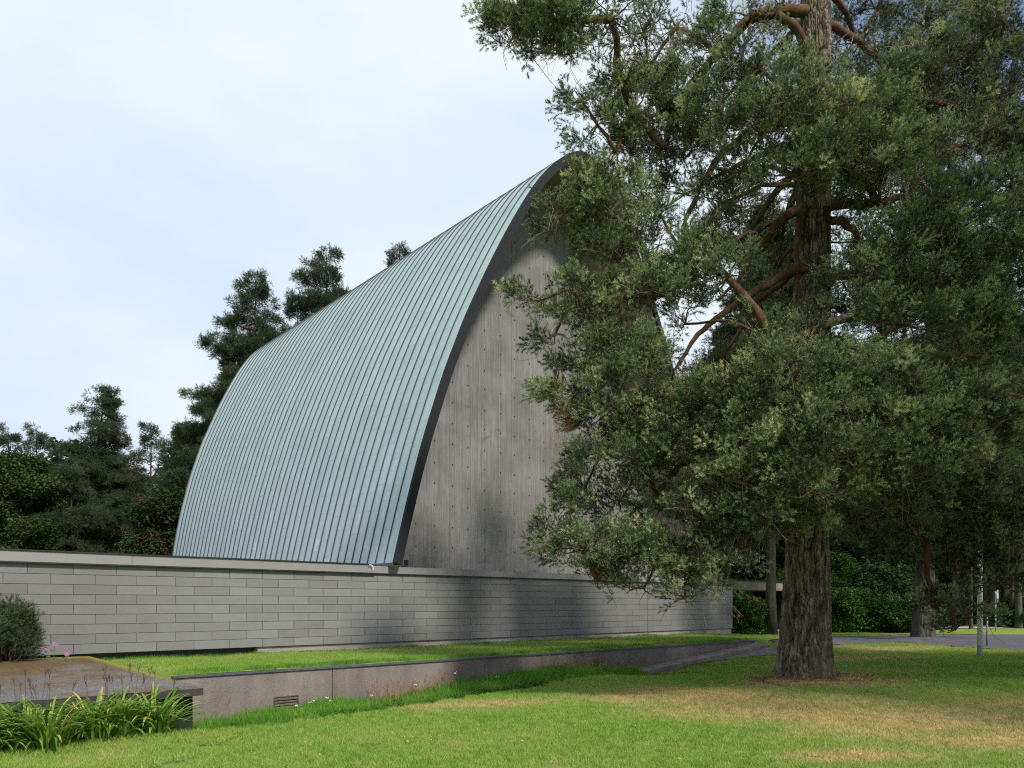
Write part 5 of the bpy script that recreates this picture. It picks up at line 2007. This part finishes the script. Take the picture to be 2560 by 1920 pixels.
for i, (px, py, lab) in enumerate(CL):
    k_ = (px - 1280) / F
    u_ = (SLAB_B[0] - k_ * SLAB_B[1]) / (D[0] - k_ * D[1])
    Yg = float(SLAB_B[1] - u_ * D[1]) - (0.42 if i != 2 else 0.75)
    Xg = k_ * Yg
    z = float(ground(np.array(Xg), np.array(Yg)))
    root = thing("daylily", lab, "plant", (Xg, Yg, z), "daylilies before the mossy slab")
    rr = np.random.default_rng(400 + i)
    nl = 150
    for k in range(nl):
        o = obj("leaf", leaf_meshes[rr.integers(0, len(leaf_meshes))], root)
        a = rr.uniform(0, 6.283)
        q_ = abs(rr.normal(0, 0.10))
        o.location = (q_ * 1.3 * math.cos(a), q_ * math.sin(a), -0.02)
        o.rotation_euler = (rr.uniform(-.12, .12), rr.uniform(-.15, .25), a + rr.uniform(-.5, .5))
        s_ = rr.uniform(0.8, 1.25)
        o.scale = (s_, s_, s_)
    for k in range(5):
        o = obj("stalk", scape_meshes[rr.integers(0, 4)], root)
        o.location = (rr.uniform(-.2, .2), rr.uniform(-.12, .12), 0)
        o.rotation_euler = (rr.uniform(-.15, .15), rr.uniform(-.2, .2), rr.uniform(0, 6))

# ================================================================= GRASS
def grass_tile(name, seed, n, size, h0, h1, w, mat, lean=0.5):
    r = np.random.default_rng(seed)
    x = r.uniform(-size / 2, size / 2, (n, 2))
    h = r.uniform(h0, h1, n)
    a = r.uniform(0, 6.283, n)
    la = r.uniform(0, 6.283, n)
    ln = r.uniform(0.1, lean, n) * h
    dx = np.stack([np.cos(a), np.sin(a)], 1) * (w * r.uniform(0.7, 1.3, n))[:, None] / 2
    V = np.zeros((n, 3, 3))
    V[:, 0, :2] = x - dx
    V[:, 1, :2] = x + dx
    V[:, 0, 2] = V[:, 1, 2] = -0.01
    V[:, 2, 0] = x[:, 0] + ln * np.cos(la)
    V[:, 2, 1] = x[:, 1] + ln * np.sin(la)
    V[:, 2, 2] = h
    return hidden_source(name, mesh(name, V.reshape(-1, 3), np.arange(3 * n).reshape(-1, 3), M[mat]))


GT = [grass_tile("grass_tile_%d" % i, 500 + i, 1100, 0.56, 0.02, 0.06, 0.009, 'lawn_blade', 1.3) for i in range(6)]
GW = [grass_tile("weed_tile_%d" % i, 520 + i, 170, 0.42, 0.06, 0.24, 0.013, 'weed', 0.9) for i in range(4)]
GE = [grass_tile("edge_tile_%d" % i, 540 + i, 150, 0.40, 0.04, 0.12, 0.008, 'weed', 0.9) for i in range(3)]
r = np.random.default_rng(77)


def in_road(X, Y):
    """rough mask of road and gravel"""
    out = np.zeros(len(X), bool)
    for A_, B_ in ((road_near, road_far), (GR_n, GR_f)):
        an, af = np.array(A_), np.array(B_)
        poly = np.vstack([an, af[::-1]])
        c = np.zeros(len(X), bool)
        j = len(poly) - 1
        for i in range(len(poly)):
            xi, yi = poly[i]
            xj, yj = poly[j]
            hit = ((yi > Y) != (yj > Y)) & (X < (xj - xi) * (Y - yi) / (yj - yi + 1e-12) + xi)
            c ^= hit
            j = i
        out |= c
    return out


xs = np.arange(-9, 20, 0.44)
ys = np.arange(7.0, 36, 0.44)
X, Y = np.meshgrid(xs, ys)
X, Y = X.ravel(), Y.ravel()
X = X + r.uniform(-.1, .1, len(X))
Y = Y + r.uniform(-.1, .1, len(Y))
px_ = 1280 + F * X / Y
s_, n_ = sn(X, Y)
ok = (px_ > -80) & (px_ < 2640) & ~in_road(X, Y)
ok &= ~((n_ > -0.3) & (n_ < 0.35) & (s_ < RS_END + 1))
ok &= ~((n_ > wn - 0.6))
so_, no_ = -((X - SLAB_B[0]) * D[0] + (Y - SLAB_B[1]) * D[1]), (X - SLAB_B[0]) * NN[0] + (Y - SLAB_B[1]) * NN[1]
ok &= ~((so_ > -0.3) & (no_ > -0.1) & (no_ < 6))
ok &= ((X - TB[0]) ** 2 + (Y - TB[1]) ** 2 > 0.75 ** 2) & ((X - T2[0]) ** 2 + (Y - T2[1]) ** 2 > 0.6 ** 2)
ok &= ~((n_ > 0.35) & (s_ < -0.4))
# keep clear of the kerb strip
ok &= ~((s_ > s_a - 0.2) & (s_ < s_b + .2) & (n_ < 0) & (n_ > -0.9))
X, Y = X[ok], Y[ok]
n = len(X)
Z = ground(X, Y)
scatter("lawn_grass", "lawn", GT, np.stack([X, Y, Z], 1), np.stack([0 * X, 0 * X, r.uniform(0, 6.28, n)], 1), r.uniform(0.85, 1.15, n), r.integers(0, 6, n), r.uniform(0, 1, n), None, kind='stuff')

# weeds along the foot of the retaining wall
NWD = 1900
sW = r.uniform(-0.9, RS_END - 1.5, NWD)
wid = np.interp(sW, [-0.4, 2, 6, 10, 16], [1.5, 1.35, 1.0, 0.85, 0.7])
nW = -0.05 - r.uniform(0, 1, NWD) ** 1.1 * wid
nW = np.where(sW > S_KA - 0.3, -0.72 - 0.5 * r.uniform(0, 1, NWD), nW)
X = R0[0] + sW * D[0] + nW * NN[0]
Y = R0[1] + sW * D[1] + nW * NN[1]
Z = EYE + h_low(X, Y)
lump = fbm(sW * 1.1, nW * 2.0 + 7, 3, 3) * 1.5
sc = np.interp(-nW / wid, [0, 0.25, 0.7, 1], [1.0, 1.1, 0.9, 0.35]) * r.uniform(0.6, 1.15, NWD) * np.interp(sW, [0, 3, 12, 18], [0.75, 0.95, 1.0, 0.6]) * (0.35 + lump)
sc = np.where(sW > S_KA - 0.3, sc * 0.45, sc)
sc = np.where((sW > VENT0 - 0.1) & (sW < VENT1 + 0.1) & (nW > -0.5), sc * 0.5, sc)
scatter("tall_weeds", "weed", GW, np.stack([X, Y, Z], 1), np.stack([r.uniform(-.2, .2, NWD), r.uniform(-.2, .2, NWD), r.uniform(0, 6.28, NWD)], 1), sc, r.integers(0, 4, NWD), r.uniform(0.2, 1, NWD), None, kind='stuff')
nb = 620
sW = r.uniform(-1.2, 7.5, nb)
nW = -0.3 - r.uniform(0, 1, nb) * 0.95
X = R0[0] + sW * D[0] + nW * NN[0]
Y = R0[1] + sW * D[1] + nW * NN[1]
scatter("leafy_weeds", "bush", LB, np.stack([X, Y, EYE + h_low(X, Y) + 0.02], 1), np.stack([r.uniform(-.4, .4, nb), r.uniform(-.4, .4, nb), r.uniform(0, 6.28, nb)], 1), r.uniform(0.25, 0.55, nb), r.integers(0, 3, nb), r.uniform(0.2, 1, nb), None, kind='stuff')
# longer grass on the terrace edge and at the wall foot
ne = 520
sW = np.concatenate([r.uniform(0.2, RS_END, 300), r.uniform(-1.0, 5.2, 90) + ws, r.uniform(5, 26, 130) + ws])
nW = np.concatenate([0.30 + r.uniform(0, .25, 300), wn - 0.1 - r.uniform(0, .3, 90), wn - 0.15 - r.uniform(0, .35, 130)])
X = R0[0] + sW * D[0] + nW * NN[0]
Y = R0[1] + sW * D[1] + nW * NN[1]
sc = np.concatenate([r.uniform(0.5, 1.0, 300), r.uniform(0.3, 0.9, 90), r.uniform(0.3, 1.0, 130)])
scatter("edge_grass", "edge", GE, np.stack([X, Y, EYE + h_up(X, Y)], 1), np.stack([0 * X, 0 * X, r.uniform(0, 6.28, ne)], 1), sc, r.integers(0, 3, ne), r.uniform(0, 1, ne), None, kind='stuff')

# dry stalks and umbels before the retaining wall
q = MB()
r = np.random.default_rng(88)
for k in range(520):
    s = r.choice([r.uniform(0.2, 17), r.uniform(3.6, 5.6), r.uniform(8.5, 12.5)])
    nn_ = -r.uniform(0.08, 0.5)
    X, Y = R0[0] + s * D[0] + nn_ * NN[0], R0[1] + s * D[1] + nn_ * NN[1]
    z = EYE + float(h_low(np.array(X), np.array(Y)))
    h = r.uniform(0.25, 0.55) * (0.8 if s > 10 else 1)
    e = np.array([X + r.uniform(-.12, .12), Y + r.uniform(-.08, .08), z + h])
    q.tube(curve_pts((X, Y, z), e, 0, 3, 0.12, r), [0.003, 0.0026, 0.002, 0.0015], 3, False)
    if r.random() < 0.5:
        for j in range(5):
            q.tube([e - np.array([0, 0, .06 * r.random()]), e + r.normal(size=3) * 0.03], [0.0016, 0.003], 3, False)
obj("dry_stalks", q.me("dry_stalks", plain("russet_dry_stalks", (0.26, 0.15, 0.085), 0.95, 0.45, 6, bmp=0)), None, kind='stuff')
for i, (px, py) in enumerate([(1138, 1684), (784, 1752), (776, 1756), (818, 1744), (826, 1752), (822, 1760), (741, 1764), (930, 1738), (1040, 1712), (1242, 1692), (756, 1772)]):
    s = s_of(px)
    X, Y = R0[0] + s * D[0] - 0.3 * NN[0], R0[1] + s * D[1] - 0.3 * NN[1]
    Yv = Y
    hd = at(px, py, Yv)
    z = EYE + float(h_low(np.array(hd[0]), np.array(Yv)))
    where = ["single tall white flower head against the middle of the retaining wall", "white umbel left of the wall's upright joint", "lower left white umbel of the pair by the joint", "white umbel just before the upright joint", "right hand white umbel of the cluster at the joint",
             "lowest white umbel of the cluster at the joint", "white umbel in front of the vent slats", "pale umbel right of the joint among the rust stalks", "faint white umbel midway along the retaining wall", "small pale umbel beyond the tall white flower head", "white umbel at the vent's lower right corner"][i]
    root = thing("white_umbel", where, "flower", (hd[0], Yv, z), "white umbels along the retaining wall")
    q = MB()
    hh = hd[2] - z
    q.tube([(0, 0, 0), (0.01, 0, hh * .5), (0, 0, hh)], 0.0025, 4)
    obj("stem", q.me("stem", bpy.data.materials["green_flower_stem"]), root)
    q = MB()
    for k in range(16):
        c = np.array([r.normal() * 0.016, r.normal() * 0.016, hh + r.normal() * 0.006 + (0.02 * r.random() if i == 0 else 0)])
        q.add([c + np.array([-.006, 0, -.003]), c + np.array([.006, 0, -.003]), c + np.array([0, 0.004, .008])], [(0, 1, 2)])
    obj("flower_head", q.me("flower_head", M['whitefl']), root)
# fallen leaves
leafm = mesh("fallen_leaf", np.array([(-.03, 0, 0), (0, .018, .008), (.035, 0, .004), (0, -.018, .01)]), [(0, 1, 2, 3)], M['leaflit'])
q = MB()
r = np.random.default_rng(12)
for k in range(70):
    X, Y = r.uniform(-4, 10), r.uniform(8.5, 19)
    if sn(X, Y)[1] > -0.8:
        continue
    z = float(ground(np.array(X), np.array(Y))) + 0.035
    a = r.uniform(0, 6.28)
    c, s = math.cos(a), math.sin(a)
    sz = r.uniform(0.6, 1.3)
    q.add([(X + sz * (x * c - y * s), Y + sz * (x * s + y * c), z + zz * sz + r.uniform(0, .01)) for x, y, zz in [(-.03, 0, 0), (0, .018, .008), (.035, 0, .004), (0, -.018, .01)]], [(0, 1, 2, 3)])
obj("fallen_leaves", q.me("fallen_leaves", M['leaflit']), None, kind='stuff')
# litter at the wall foot and needle litter at the big trunk
q = MB()
for k in range(1500):
    s = r.uniform(4.8, 26) + ws
    nn_ = wn - r.uniform(0.02, 0.42)
    X, Y = R0[0] + s * D[0] + nn_ * NN[0], R0[1] + s * D[1] + nn_ * NN[1]
    z = EYE + float(h_up(np.array(X), np.array(Y))) + 0.02
    a = r.uniform(0, 6.28)
    c, s2 = math.cos(a) * .03, math.sin(a) * .03
    q.add([(X - c, Y - s2, z), (X + s2 * .6, Y - c * .6, z + .015), (X + c, Y + s2, z + 0.005)], [(0, 1, 2)])
obj("leaf_litter", q.me("leaf_litter", plain("brown_pink_litter", (0.33, 0.21, 0.15), 0.95, 0.5, 20, bmp=0)), None, kind='stuff')
q = MB()
for k in range(2600):
    a, d = r.uniform(0, 6.28), 0.5 + abs(r.normal()) * 0.45
    X, Y = TB[0] + d * math.cos(a) * 1.25, TB[1] + d * math.sin(a) * .8
    z = float(ground(np.array(X), np.array(Y))) + 0.012
    b2 = r.uniform(0, 6.28)
    c, s2 = math.cos(b2) * .03, math.sin(b2) * .03
    q.add([(X - c, Y - s2, z), (X + s2 * .15, Y - c * .15, z + r.uniform(.01, .045)), (X + c, Y + s2, z + 0.01)], [(0, 1, 2)])
obj("needle_litter", q.me("needle_litter", plain("rust_needle_litter", (0.22, 0.13, 0.07), 0.95, 0.5, 20, bmp=0)), None, kind='stuff')
